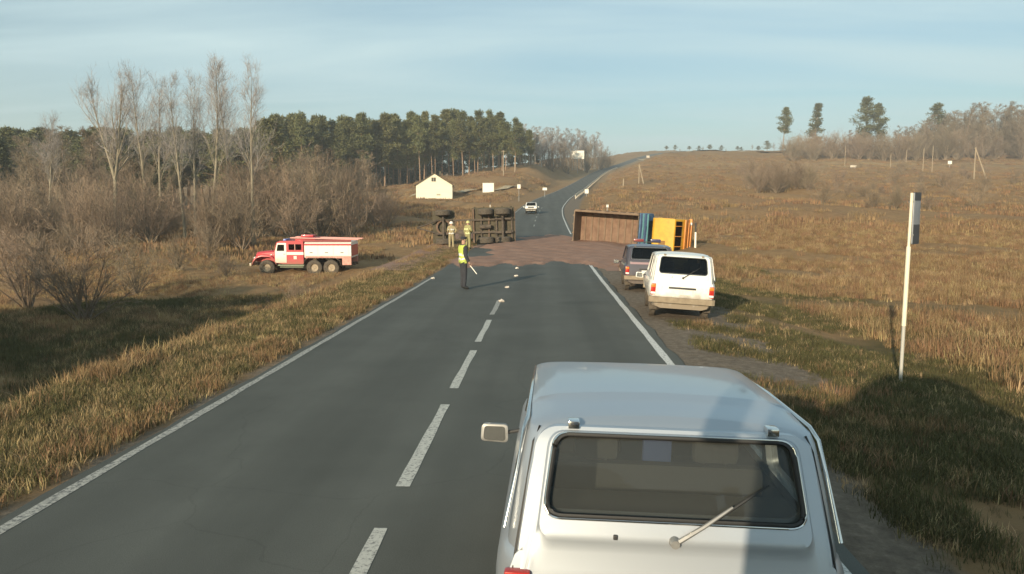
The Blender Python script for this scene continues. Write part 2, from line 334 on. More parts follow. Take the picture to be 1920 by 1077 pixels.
def asphalt():
    m = nmat('asphalt', (.084, .086, .076), (.104, .106, .094), scale=.55, rough=.82, bump=.35, bscale=160, detail=8, spec=.22)
    n, l = m.node_tree.nodes, m.node_tree.links; b = n['Principled BSDF']; src = b.inputs['Base Color'].links[0].from_socket
    t = n.new('ShaderNodeTexCoord')
    # fine aggregate + long wheel-track streaks
    z = n.new('ShaderNodeTexNoise'); z.inputs['Scale'].default_value = 90; z.inputs['Detail'].default_value = 3; l.new(t.outputs['Object'], z.inputs['Vector'])
    mpn = n.new('ShaderNodeMapping'); mpn.inputs['Scale'].default_value = (1.1, .035, 1); l.new(t.outputs['Object'], mpn.inputs[0])
    z2 = n.new('ShaderNodeTexNoise'); z2.inputs['Scale'].default_value = 1.3; z2.inputs['Detail'].default_value = 6; l.new(mpn.outputs[0], z2.inputs['Vector'])
    a = n.new('ShaderNodeMapRange'); a.inputs[1].default_value = .25; a.inputs[2].default_value = .75; a.inputs[3].default_value = .80; a.inputs[4].default_value = 1.20; l.new(z.outputs['Fac'], a.inputs[0])
    c = n.new('ShaderNodeMapRange'); c.inputs[1].default_value = .3; c.inputs[2].default_value = .7; c.inputs[3].default_value = .88; c.inputs[4].default_value = 1.12; l.new(z2.outputs['Fac'], c.inputs[0])
    mu = n.new('ShaderNodeMath'); mu.operation = 'MULTIPLY'; l.new(a.outputs[0], mu.inputs[0]); l.new(c.outputs[0], mu.inputs[1])
    sx = n.new('ShaderNodeSeparateXYZ'); l.new(t.outputs['Object'], sx.inputs[0])
    wv = n.new('ShaderNodeMath'); wv.operation = 'MULTIPLY_ADD'; wv.inputs[1].default_value = 3.5; wv.inputs[2].default_value = 1.0; l.new(sx.outputs['X'], wv.inputs[0])
    sn = n.new('ShaderNodeMath'); sn.operation = 'SINE'; l.new(wv.outputs[0], sn.inputs[0])
    tk = n.new('ShaderNodeMapRange'); tk.inputs[1].default_value = -1; tk.inputs[2].default_value = 1; tk.inputs[3].default_value = .93; tk.inputs[4].default_value = 1.07; l.new(sn.outputs[0], tk.inputs[0])
    m3 = n.new('ShaderNodeMath'); m3.operation = 'MULTIPLY'; l.new(mu.outputs[0], m3.inputs[0]); l.new(tk.outputs[0], m3.inputs[1])
    wn_ = n.new('ShaderNodeTexNoise'); wn_.inputs['Scale'].default_value = .9; wn_.inputs['Detail'].default_value = 6; l.new(t.outputs['Object'], wn_.inputs['Vector'])
    va = n.new('ShaderNodeVectorMath'); va.operation = 'MULTIPLY_ADD'; va.inputs[1].default_value = (.9, .9, .9); l.new(wn_.outputs['Color'], va.inputs[0]); l.new(t.outputs['Object'], va.inputs[2])
    vo = n.new('ShaderNodeTexVoronoi'); vo.feature = 'DISTANCE_TO_EDGE'; vo.inputs['Scale'].default_value = .22; l.new(va.outputs[0], vo.inputs['Vector'])
    ck = n.new('ShaderNodeMapRange'); ck.inputs[1].default_value = .0; ck.inputs[2].default_value = .0035; ck.inputs[3].default_value = .86; ck.inputs[4].default_value = 1.0; l.new(vo.outputs['Distance'], ck.inputs[0])
    m4 = n.new('ShaderNodeMath'); m4.operation = 'MULTIPLY'; l.new(m3.outputs[0], m4.inputs[0]); l.new(ck.outputs[0], m4.inputs[1])
    st = n.new('ShaderNodeTexNoise'); st.inputs['Scale'].default_value = .35; st.inputs['Detail'].default_value = 5; l.new(t.outputs['Object'], st.inputs['Vector'])
    sm = n.new('ShaderNodeMapRange'); sm.inputs[1].default_value = .6; sm.inputs[2].default_value = .72; sm.inputs[3].default_value = 1.0; sm.inputs[4].default_value = .84; l.new(st.outputs['Fac'], sm.inputs[0])
    mu = n.new('ShaderNodeMath'); mu.operation = 'MULTIPLY'; l.new(m4.outputs[0], mu.inputs[0]); l.new(sm.outputs[0], mu.inputs[1])
    hs = n.new('ShaderNodeHueSaturation'); l.new(mu.outputs[0], hs.inputs['Value']); l.new(src, hs.inputs['Color']); l.new(hs.outputs[0], b.inputs['Base Color'])
    return m
def worn_paint(name, c, wear):
    m = nmat(name, c, rough=.7); n, l = m.node_tree.nodes, m.node_tree.links; b = n['Principled BSDF']
    t = n.new('ShaderNodeTexCoord'); z = n.new('ShaderNodeTexNoise'); z.inputs['Scale'].default_value = 22; z.inputs['Detail'].default_value = 8; z.inputs['Roughness'].default_value = .75; l.new(t.outputs['Object'], z.inputs['Vector'])
    r = n.new('ShaderNodeValToRGB'); r.color_ramp.elements[0].position = wear; r.color_ramp.elements[1].position = wear+.14
    r.color_ramp.elements[0].color = (.10, .10, .095, 1); r.color_ramp.elements[1].color = (*c, 1); l.new(z.outputs['Fac'], r.inputs[0]); l.new(r.outputs[0], b.inputs['Base Color']); return m
ROADY = np.unique(np.concatenate([np.linspace(-60, 60, 161), np.linspace(60, 200, 71), np.linspace(200, 650, 90), np.linspace(650, 1000, 40)])).tolist()
road = strip_mesh('road', -3.58, 3.66, ROADY, 0.0, asphalt(), thick=.06, wob=.035); tag(road, kind='structure')
M_LINE = worn_paint('line_paint', (.62, .60, .55), .36); M_LINE2 = worn_paint('line_paint_worn', (.42, .40, .35), .41)
lr = [y for y in ROADY if -20 <= y <= 39.5]+[39.8]; o = strip_mesh('edge_line', 3.36, 3.50, lr, .004, M_LINE, wob=.006); o.parent = road
o = strip_mesh('edge_line', 3.36, 3.48, [y for y in ROADY if 66 <= y <= 600], .004, M_LINE, wob=.006); o.parent = road
o = strip_mesh('edge_line', -3.48, -3.36, [y for y in ROADY if -20 <= y <= 29]+[30.5], .004, M_LINE2, wob=.008); o.parent = road
o = strip_mesh('edge_line', -3.48, -3.36, [y for y in ROADY if 62 <= y <= 600], .004, M_LINE2, wob=.006); o.parent = road
for y0 in [2.98+4.15*k for k in range(-3, 5)]:
    o = strip_mesh('lane_dash', -.26, -.13, np.linspace(y0, y0+3.17, 8).tolist(), .004, worn_paint('dash_paint', (.50, .485, .43), .37) if y0 < 17 else M_LINE2, wob=.007); o.parent = road
for y0 in (78, 87, 96, 105, 114, 123):
    o = strip_mesh('lane_dash', -.06, .06, np.linspace(y0, y0+3, 4).tolist(), .004, M_LINE2); o.parent = road

# dirt track running along the hillside to the right
def track(pts, w, mat, name):
    mb = MB(); rings = []
    for i, (px, Y) in enumerate(pts):
        x = gx(px, Y); rings.append([(x, Y-w/2, H(x, Y-w/2)+.5), (x, Y+w/2, H(x, Y+w/2)+.5)])
    mb.loft(rings, close=False, caps=False); me = mb.mesh(name)
    if me.polygons[0].normal.z < 0: me.flip_normals()
    return tag(mkobj(name, me, mat), kind='structure')
M_TRACK = nmat('track_dirt', (.42, .34, .22), (.32, .25, .155), scale=.3, rough=.95)
track([(1196+i*12, 590-min(i, 22)*5.2-max(i-22, 0)*.5) for i in range(66)], 36, M_TRACK, 'field_track')
track([(770+i*8, 178+i*.9) for i in range(29)], 4, M_TRACK, 'yard_track')

# red load spilled across both lanes
def spill():
    nx, ny = 120, 150; X0, X1, Y0, Y1 = -8.2, 6.2, 34.5, 70
    V = []; idx = {}
    def thick(x, y):
        wob = 1.5*math.sin(x*.8+1)+.9*math.sin(x*2.1)+.7*math.sin(x*4.7+y*.3)+1.1*rng.random()
        a = float(sst(36.6+wob*.9-.12*x, 39.2+wob*.9-.12*x, y)*(1-sst(59+wob, 63+wob, y)))
        e = 1.0*math.sin(y*.45)+.45*math.sin(y*1.3+1)
        lft = -5.2+e+.10*(y-38); a *= float(sst(lft, lft+1.5, x)*(1-sst(4.1+e*.5, 5.8+e*.5, x)))
        hump = .10+.22*math.exp(-(((x-3.4)/2.6)**2+((y-50.5)/3.2)**2))+.10*math.exp(-(((x+3)/3)**2+((y-52)/4)**2))+.03*math.sin(x*1.9+y)*math.sin(y*1.4)+.02*math.sin(5*x+3*y)
        return a*max(hump, .02)
    mb = MB()
    for j in range(ny+1):
        for i in range(nx+1):
            x = X0+(X1-X0)*i/nx+rng.uniform(-.03, .03); y = Y0+(Y1-Y0)*j/ny+rng.uniform(-.06, .06); t = thick(x, y)
            mb.V.append((x, y, max(float(ZR(y)), H(x, y))+(t*.8+.004+rng.uniform(0, .02)*min(1, t*12) if t > .006 else -.035)))
    for j in range(ny):
        for i in range(nx):
            k = j*(nx+1)+i; mb.Fc.append((k, k+1, k+nx+2, k+nx+1))
    me = mb.mesh('red_spill', 180)
    m = nmat('red_crumb', (.205, .112, .075), (.290, .168, .115), scale=1.1, rough=.95, bump=1.0, bscale=14, c3=(.245, .135, .090), detail=8)
    return tag(mkobj('red_spill', me, m), 'loose red gravel load spilled across the road in front of the overturned truck', 'gravel spill', kind='stuff')
spill()

# ================================================================== VEGETATION MESHES
def frame(t):
    t = t.normalized(); a = t.cross(Vector((0, 0, 1)) if abs(t.z) < .9 else Vector((1, 0, 0))).normalized(); return a, t.cross(a)
def bend(p, d, ln, seg, r_, wob, up):
    pts = [p.copy()]; d = d.normalized()
    for _ in range(seg):
        d = (d+Vector((r_.uniform(-wob, wob), r_.uniform(-wob, wob), r_.uniform(-wob, wob)+up))).normalized(); p = p+d*(ln/seg); pts.append(p.copy())
    return pts, d
def ribbon(mb, a, b, w, r_):
    t = b-a; s = t.cross(Vector((r_.uniform(-1, 1), r_.uniform(-1, 1), r_.uniform(-1, 1)))); 
    if s.length < 1e-5: return
    s = s.normalized()*w; mb.add([a-s, a+s, b+s*.3, b-s*.3], [(0, 1, 2, 3)])
def child_dir(d, ang, r_):
    a, b = frame(d); ph = r_.uniform(0, 6.283); return (d.normalized()*math.cos(ang)+(a*math.cos(ph)+b*math.sin(ph))*math.sin(ang))
def twigs(mb, pts, d, ln, n, r_, w, sub=3, ang=(.4, .8), up=.12):
    for _ in range(n):
        i = r_.randint(1, len(pts)-1); f = r_.random(); p = pts[i-1].lerp(pts[i], f)
        q, dd = bend(p, child_dir(d, r_.uniform(*ang), r_), ln*r_.uniform(.6, 1.2), 2, r_, .18, up)
        for a, b in zip(q, q[1:]): ribbon(mb, a, b, w, r_)
        for _k in range(sub):
            j = r_.randint(0, 1); s = q[j].lerp(q[j+1], r_.random()); e = s+child_dir(dd, r_.uniform(.3, .9), r_)*ln*r_.uniform(.3, .7); ribbon(mb, s, e, w*.7, r_)
def bare_tree(seed, h=16.0, r0=.20, start=.38, n1=24, spread=(.45, .8), l1=.26, fork=False, tw=(5, 9), twl=1.3, w=.016):
    r_ = random.Random(seed); tr = MB(); cr = MB()
    leaders = []
    if fork:
        fz = h*.42; base, d = bend(Vector((0, 0, -.3)), Vector((r_.uniform(-.03, .03), 0, 1)), fz, 6, r_, .03, .03)
        tr.tube(base, [r0*(1-.3*i/6)*(1.25 if i == 0 else 1) for i in range(7)], 7)
        for s in (-1, 1):
            q, dd = bend(base[-1], Vector((s*.32, r_.uniform(-.15, .15), 1)), h-fz, 8, r_, .05, .05); tr.tube(q, [r0*.6*(1-.92*i/8) for i in range(9)], 6); leaders.append((q, .0))
    else:
        q, dd = bend(Vector((0, 0, -.3)), Vector((r_.uniform(-.05, .05), r_.uniform(-.05, .05), 1)), h, 11, r_, .045, .04)
        tr.tube(q, [r0*(1.25 if i == 0 else 1)*(1-.93*i/11) for i in range(12)], 7); leaders.append((q, start))
    for q, st in leaders:
        m = len(q)-1; nn = n1 if not fork else n1*2//3
        for k in range(nn):
            f = st+(1-st)*(k+r_.random())/nn; f = min(f, .985); i = min(int(f*m), m-1); p = q[i].lerp(q[i+1], f*m-i); d = q[i+1]-q[i]
            ln = h*l1*(1.08-.75*(f-st)/(1-st))*r_.uniform(.6, 1.15)
            b, bd = bend(p, child_dir(d, r_.uniform(*spread), r_), ln, 5, r_, .10, .10); rr = max(.012, r0*.30*(1-.8*f))
            tr.tube(b, [rr*(1-.85*j/5) for j in range(6)], 4, cap=False)
            for _ in range(r_.randint(*tw)):
                j = r_.randint(1, 4); pp = b[j].lerp(b[j+1], r_.random()); c, cd = bend(pp, child_dir(b[j+1]-b[j], r_.uniform(.35, .75), r_), ln*r_.uniform(.25, .5), 3, r_, .14, .10)
                cr.tube(c, [max(.006, rr*.4*(1-.7*x/3)) for x in range(4)], 3, cap=False)
                twigs(cr, c, cd, ln*.22*twl, 6, r_, w, 3)
            twigs(cr, b, bd, ln*.2*twl, 6, r_, w, 3)
    return tr.mesh('trunk', 60), cr.mesh('crown')
def bare_shrub(seed, h=5.0, n=16, spread=.75, w=.010, dens=7, r0=.05):
    r_ = random.Random(seed); tr = MB(); cr = MB()
    for k in range(n):
        a = r_.uniform(0, 6.283); t = r_.uniform(.05, spread); ln = h*r_.uniform(.75, 1.1)*(1-.25*t)
        b, bd = bend(Vector((r_.uniform(-.3, .3)*h*.15, r_.uniform(-.3, .3)*h*.15, -.2)), Vector((math.cos(a)*math.sin(t), math.sin(a)*math.sin(t), math.cos(t))), ln, 6, r_, .11, .03)
        tr.tube(b, [r0*(1-.85*j/6) for j in range(7)], 4, cap=False)
        for _ in range(dens):
            j = r_.randint(1, 5); pp = b[j].lerp(b[j+1], r_.random()); c, cd = bend(pp, child_dir(b[j+1]-b[j], r_.uniform(.3, .8), r_), ln*r_.uniform(.2, .42), 3, r_, .16, .08)
            cr.tube(c, [r0*.28*(1-.7*x/3) for x in range(4)], 3, cap=False)
            twigs(cr, c, cd, ln*.17, 6, r_, w, 3)
        twigs(cr, b[3:], bd, ln*.15, 6, r_, w, 3)
    return tr.mesh('stems', 60), cr.mesh('twigs')
def needle_clump(mb, c, rad, n, r_, size, flat=.6):
    for _ in range(n):
        v = Vector((r_.gauss(0, 1), r_.gauss(0, 1), r_.gauss(0, 1))).normalized(); rr = rad*r_.random()**.4
        p = c+Vector((v.x*rr, v.y*rr, v.z*rr*flat)); d = (v+Vector((r_.uniform(-.7, .7), r_.uniform(-.7, .7), r_.uniform(-.2, .7)))).normalized()*size*r_.uniform(.6, 1.3)
        s = d.cross(Vector((r_.uniform(-1, 1), r_.uniform(-1, 1), r_.uniform(-1, 1)))).normalized()*size*r_.uniform(.16, .30)
        mb.add([p-s, p+s, p+d], [(0, 1, 2)])
def pine(seed, h=20.0, crown0=.42, cw=3.0, nb=44, r0=.24, size=.55, pointy=.35, npc=60):
    r_ = random.Random(seed); tr = MB(); cr = MB()
    q, _ = bend(Vector((0, 0, -.3)), Vector((r_.uniform(-.04, .04), r_.uniform(-.04, .04), 1)), h, 9, r_, .03, .04)
    tr.tube(q, [r0*(1.2 if i == 0 else 1)*(1-.9*i/9) for i in range(10)], 7)
    for k in range(nb):
        f = crown0+(1-crown0)*((k+r_.random())/nb); g = (f-crown0)/(1-crown0); i = min(int(f*9), 8); p = q[i].lerp(q[i+1], f*9-i)
        wid = cw*(min(1, .45+g*2.2))*(max(.10, 1-g**(1.2/max(pointy, .05)*.5)) if pointy < .9 else (1-g*.92))*r_.uniform(.55, 1.15)
        a = r_.uniform(0, 6.283); e = r_.uniform(-.15, .35)+.35*g
        b, bd = bend(p, Vector((math.cos(a), math.sin(a), e)), max(wid, .4), 4, r_, .12, .05)
        tr.tube(b, [max(.015, .07*(1-g)*(1-.8*j/4)) for j in range(5)], 3, cap=False)
        hole = r_.random() < .22
        for j in range(1, 5):
            if not hole and r_.random() < .8: needle_clump(cr, b[j]+Vector((r_.uniform(-.3, .3), r_.uniform(-.3, .3), r_.uniform(-.1, .3))), (.45+.2*r_.random())*cw*.36, npc//4+8, r_, size)
    needle_clump(cr, q[-1], cw*.3, npc//2, r_, size)
    return tr.mesh('trunk', 60), cr.mesh('crown')

M_BARK = nmat('aspen_bark', (.30, .26, .185), (.17, .145, .105), scale=2.5, rough=.9, stretch=(1, 1, .4))
M_BIRCH = nmat('birch_bark', (.46, .42, .35), (.20, .175, .15), scale=3, rough=.9, stretch=(.6, .6, 3))
M_TWIG = nmat('bare_twigs', (.180, .142, .100), (.250, .200, .145), scale=.5, rough=.9, rand=.18)
M_TWIG_G = nmat('grey_twigs', (.265, .240, .225), (.330, .300, .285), scale=.5, rough=.9, rand=.12)
M_STEM = nmat('shrub_bark', (.165, .125, .088), (.24, .19, .135), scale=2, rough=.9, rand=.15)
M_SHRUB = nmat('willow_twigs', (.190, .142, .096), (.268, .205, .142), scale=.45, rough=.9, rand=.22)
M_PINEBARK = nmat('pine_bark', (.215, .135, .085), (.34, .235, .155), scale=1.2, rough=.9, stretch=(1, 1, .3))
M_NEEDLE = nmat('pine_needles', (.090, .098, .036), (.150, .148, .058), scale=.55, rough=.75, rand=.22, translucent=.12)
M_NEEDLE2 = nmat('spruce_needles', (.048, .058, .030), (.080, .092, .046), scale=.7, rough=.75, rand=.15)

ASPEN = [bare_tree(s, 16, .21, .36, 22, (.30, .62), .31, tw=(3, 6), twl=1.8, w=.009) for s in (3, 8, 21)]
ASPEN_F = bare_tree(5, 16, .27, .40, 28, (.30, .62), .29, fork=True, tw=(3, 6), twl=1.8, w=.009)
BIRCH = [bare_tree(s, 16, .17, .25, 24, (.4, .75), .22, tw=(5, 8)) for s in (14, 15, 16)]
SHRUB = [bare_shrub(s, 5, 17, .8) for s in (31, 32, 33, 34)]
PINE = [pine(s, 20, c0, cw, 60, .25, .62, .30, 84) for s, c0, cw in ((41, .36, 5.0), (42, .46, 4.5), (43, .30, 5.2), (44, .42, 4.8))]
SPRUCE = [pine(s, 14, .08, 2.9, 60, .20, .50, 1.0, 64) for s in (51, 52)]

def plant(kind, meshes, mats, loc, scale, label, cat, group=None, rz=None, names=('trunk', 'crown'), sq=1.0):
    o = thing(kind, label, cat, loc, rng.uniform(0, 6.283) if rz is None else rz, group); o.scale = (scale*sq, scale*sq, scale)
    for nme, me, mt in zip(names, meshes, mats):
        mkobj(nme, me, mt, o)
    return o
# ================================================================== TREES IN PLACE
def hpx(px, ytop, Y):      # height of a plant at (px, depth Y) whose top shows at ytop
    p = on(px, Y); return at(px, ytop, Y).z-p.z
# tall bare aspens on the left
asp = [(213, 74, 148, 'F', 'tall bare pale-barked tree whose trunk forks in two, leftmost of the tall bare trees'),
       (274, 84, 140, 1, 'tall bare tree standing in front of the dark spruces'),
       (300, 92, 165, 2, 'thin bare tree just right of the dark spruces'),
       (345, 76, 165, 0, 'tall pale bare trunk rising between the dark spruces and the tallest bare tree'),
       (366, 82, 160, 2, 'slender bare tree close left of the tallest bare tree'),
       (393, 78, 122, 1, 'tallest of the bare trees left of the road'),
       (432, 90, 142, 0, 'bare tree right of the tallest bare tree, grey crown against the sky'),
       (474, 70, 138, 2, 'rightmost tall bare tree, straight thin trunk beside the fire truck'),
       (92, 95, 225, 1, 'lone bare tree rising at the far left over the thicket')]
for px, Y, yt, k, lab in asp:
    h = hpx(px, yt, Y); ms = ASPEN_F if k == 'F' else ASPEN[k]
    plant('bare_tree', ms, (M_BARK, M_TWIG_G), on(px, Y), h/16, lab, 'tree', 'tall bare trees on the left', rz=(0.1 if k == 'F' else None), sq=.92)
# brown bare trees and thicket behind and between
for i in range(44):
    px = rng.uniform(-60, 700); Y = rng.uniform(88, 135); yt = 288-25*math.sin(px*.011)+rng.uniform(-25, 30)
    if px > 520: yt += (px-520)*.10+10
    h = hpx(px, yt, Y)
    plant('thicket_tree', BIRCH[i % 3], (M_STEM, M_TWIG), on(px, Y), h/16, ('bare brown sapling in the thicket under the tall bare trees' if px < 474 else 'bare brown sapling in the thicket right of the tall bare trees'), 'tree', 'bare trees in the left thicket', sq=1.6)
for i in range(74):
    px = rng.uniform(-80, 745); Y = rng.uniform(66, 112) if px < 480 else rng.uniform(74, 118)
    yt = 352+rng.uniform(-38, 45)-(14 if 480 < px < 650 else 0)+(max(0, px-640)*.45)
    p = on(px, Y)
    if abs(p.x+17.5) < 5 and Y < 66: continue
    h = max(hpx(px, yt, Y), 1.8)
    plant('thicket_shrub', SHRUB[i % 4], (M_STEM, M_SHRUB), p, h/5, ('leafless willow shrub in the thicket left of the forked bare tree' if px < 213 else 'leafless willow shrub in the thicket between the forked tree and the tallest bare tree' if px < 393 else 'leafless willow shrub in the thicket above the front of the fire truck' if px < 580 else 'leafless willow shrub in the thicket between the fire truck and the house'), 'shrub', 'willow shrubs in the left thicket', names=('stems', 'twigs'), sq=rng.uniform(.9, 1.25))
for px, Y, yt, lab in ((262, 104, 282, 'dark spruce left of its twin, behind the bare trees'), (306, 106, 278, 'dark spruce right of its twin, behind the bare trees'), (8, 120, 262, 'dark spruce at the left edge above the thicket')):
    plant('spruce', SPRUCE[0 if px < 300 else 1], (M_PINEBARK, M_NEEDLE2), on(px, Y), hpx(px, yt, Y)/14, lab, 'tree', sq=1.15)
# pines behind the thicket, on the left
for i in range(52):
    px = -60+i*11.4+rng.uniform(-8, 8); Y = rng.uniform(165, 235); yt = 246+rng.uniform(-5, 16) - (18*sst(430, 530, px))
    plant('pine_tree', PINE[i % 4], (M_PINEBARK, M_NEEDLE), on(px, Y), hpx(px, yt, Y)/20, ('green pine in the far belt left of the forked bare tree' if px < 213 else 'green pine in the far belt behind the tall bare trees'), 'tree', 'pines of the far left belt', sq=1.5)
# main pine wood behind the house
tops = pchip([500, 560, 640, 700, 790, 880, 950, 985, 1010], [228, 221, 224, 219, 216, 213, 218, 226, 236])
for i in range(66):
    px = 505+i*7.55+rng.uniform(-7, 7); Y = 225+(px-520)*.135+rng.choice((0, 0, 8, 18, 30))+rng.uniform(-4, 8)
    yt = float(tops(px))+rng.uniform(-6, 20); 
    plant('pine_tree', PINE[rng.randrange(4)], (M_PINEBARK, M_NEEDLE), on(px, Y), hpx(px, yt, Y)/20, 'tall pine in the left part of the wood, above the brown thicket' if px < 690 else ('tall pine in the middle of the wood, straight behind the cream house' if px < 860 else 'tall pine in the right part of the wood, above the white billboard'), 'tree', 'pines of the wood', sq=rng.uniform(.72, 1.15))
for i in range(54):
    px = 500+i*9.6+rng.uniform(-7, 7); Y = 285+(px-520)*.14+rng.uniform(-10, 25)
    plant('spruce', SPRUCE[i % 2], (M_PINEBARK, M_NEEDLE2), on(px, Y), max(8, hpx(px, float(tops(px))+rng.uniform(14, 45), Y))/14, 'dark spruce deep in the pine wood, showing between the front trunks', 'tree', 'spruces deep in the wood', sq=1.25)
# bare birches at the right end of that wood
for i in range(34):
    px = 985+i*4.6+rng.uniform(-4, 4); Y = 325+(px-1000)*1.05+rng.uniform(-5, 25); yt = 236+(px-1000)*.10+rng.uniform(-4, 16)+(24*sst(1122, 1142, px))
    if px > 1140: continue
    plant('birch_tree', BIRCH[i % 3], (M_BIRCH, M_TWIG_G), on(px, Y), hpx(px, yt, Y)/16, 'bare pale birch at the right end of the pine wood near the billboard', 'tree', 'birches at the end of the wood', sq=1.5)
for i, (px, Y, yt) in enumerate(((1035, 345, 268), (1062, 372, 272), (1100, 420, 276), (1126, 455, 284), (1139, 470, 284))):
    plant('birch_shrub', SHRUB[i % 4], (M_STEM, M_TWIG), on(px, Y), hpx(px, yt, Y)/5, 'low bare shrub at the foot of the birches by the billboard', 'shrub', 'shrubs under the birches', names=('stems', 'twigs'), sq=1.1)
# pines on the right skyline
for px, Y, yt, k, s, lab in ((1463, 470, 203, 1, .95, 'leftmost pine on the right skyline, narrow ragged crown'), (1523, 470, 195, 3, 1.15, 'second skyline pine from the left, conical crown'),
                             (1613, 440, 185, 2, 1.25, 'tallest broad dark pine on the right skyline'), (1640, 448, 196, 0, .95, 'smaller pine leaning out of the tallest skyline pine on its right'),
                             (1748, 450, 196, 2, 1.3, 'pine on the right skyline standing among bare trees')):
    ms = SPRUCE[0] if px == 1523 else PINE[k]; hh = 14 if px == 1523 else 20
    plant('pine_tree', ms, (M_PINEBARK, M_NEEDLE), on(px, Y), hpx(px, yt, Y)/hh, lab, 'tree', sq=s)
for i in range(70):
    px = 1580+i*5.4+rng.uniform(-9, 9); Y = rng.uniform(400, 470); yt = 248-46*float(sst(1640, 1820, px))+rng.uniform(-8, 16)
    plant('birch_tree', BIRCH[i % 3], (M_STEM, M_TWIG), on(px, Y), hpx(px, yt, Y)/16, ('bare brown tree on the right skyline, left of the pine among bare trees' if px < 1748 else 'bare brown tree in the grove at the right end of the skyline'), 'tree', 'bare grove on the right skyline', sq=2.0)
for i in range(64):
    px = 1470+i*7.2+rng.uniform(-9, 9); Y = rng.uniform(380, 440); yt = 260+rng.uniform(-8, 8)-26*float(sst(1660, 1800, px))*rng.random()
    plant('hill_shrub', SHRUB[i % 4], (M_STEM, M_SHRUB), on(px, Y), max(2, hpx(px, yt, Y))/5, 'bare brown shrub at the foot of the grove on the right skyline', 'shrub', 'shrubs under the skyline grove', names=('stems', 'twigs'), sq=1.2)
# bushes across the right hillside
for i in range(84):
    px = rng.choice((rng.uniform(1380, 1920), rng.uniform(1400, 1520), rng.uniform(1560, 1850))); Y = rng.uniform(105, 300)
    if 1400 < px < 1530: Y = rng.uniform(150, 230)
    h = rng.uniform(1.0, 3.6) if not 1400 < px < 1530 else rng.uniform(3, 5.2)
    plant('hill_bush', SHRUB[i % 4], (M_STEM, M_SHRUB), on(px, Y), h/5, ('leafless reddish bush on the right hillside below the two leftmost skyline pines' if px < 1545 else 'leafless reddish bush on the right hillside below the bare grove'), 'shrub', 'bushes on the right hillside', names=('stems', 'twigs'), sq=rng.uniform(1.1, 1.8))
# bushes on the left in front of the fire truck and by the ditch
for j, (px, Y, h, lab) in enumerate(((150, 33, 4.2, 'large bare thorny bush spreading at the left edge beside the ditch'), (40, 36, 3.6, 'bare bush at the far left edge, behind the large thorny bush'),
                         (250, 44, 3.0, 'bare bush between the large thorny bush and the fire truck'), (70, 50, 3.2, 'low bare bush in the left field, far behind the thorny bush'),
                         (500, 33, 1.3, 'small dark weed bush on the embankment left of the road'), (545, 38, 1.2, 'small brown weed bush below the fire truck beside the embankment'))):
    plant('bare_bush', SHRUB[j % 4], (M_STEM, M_SHRUB), on(px, Y), h/5, lab, 'shrub', names=('stems', 'twigs'), sq=1.25)
for px, Y, h in ((330, 52, 2.2), (420, 50, 1.7), (180, 58, 2.6), (390, 60, 2.2), (120, 62, 2.8), (20, 60, 3.0)):
    plant('field_bush', SHRUB[int(px) % 4], (M_STEM, M_SHRUB), on(px, Y), h/5, 'low bare bush in the dry field left of the fire truck', 'shrub', 'low bushes in the left field', names=('stems', 'twigs'), sq=1.4)
# trees beside the road left of the viewer; their shadows fill the ditch
for k, (x, y, h) in enumerate(((-21.5, -3.0, 8.5), (-22.5, 1.5, 9.0), (-25.0, -2.0, 9.5), (-26.0, 3.5, 9.5), (-29.5, 1.0, 10), (-30.0, 6.0, 9.0), (-22.0, -8.0, 9.0), (-26.5, -7.0, 10), (-33.0, 4.0, 9.5), (-27.0, 15.5, 7.5), (-30.0, 17.5, 8.0), (-33.0, 14.5, 8.5), (-30.5, 12.5, 7.5))):
    plant('roadside_spruce', SPRUCE[k % 2], (M_PINEBARK, M_NEEDLE2), (x, y, H(x, y)), h/14, 'dense roadside spruce left of the viewer shading the ditch', 'tree', 'spruces shading the ditch', sq=2.4)

# ================================================================== GRASS (uncountable)
def tuft(name, seed, n, h, spread, w, lean, mat):
    r_ = random.Random(seed); mb = MB()
    for _ in range(n):
        a = r_.uniform(0, 6.283); rr = spread*r_.random()**.6; p = Vector((math.cos(a)*rr, math.sin(a)*rr, -.04)); hh = h*r_.uniform(.5, 1.1); b = r_.uniform(0, 6.283); ln = r_.uniform(0, lean)*hh
        s = Vector((-math.sin(b), math.cos(b), 0))*w*r_.uniform(.6, 1.3); d = Vector((math.cos(b), math.sin(b), 0))
        m = p+d*ln*.35+Vector((0, 0, hh*.6)); e = p+d*ln+Vector((0, 0, hh))
        mb.add([p-s, p+s, m+s*.7, m-s*.7, e], [(0, 1, 2, 3), (3, 2, 4)])
    me = bpy.data.meshes.new(name); me.from_pydata(mb.V, [], mb.Fc); me.materials.append(mat)
    return bpy.data.objects.new(name, me)
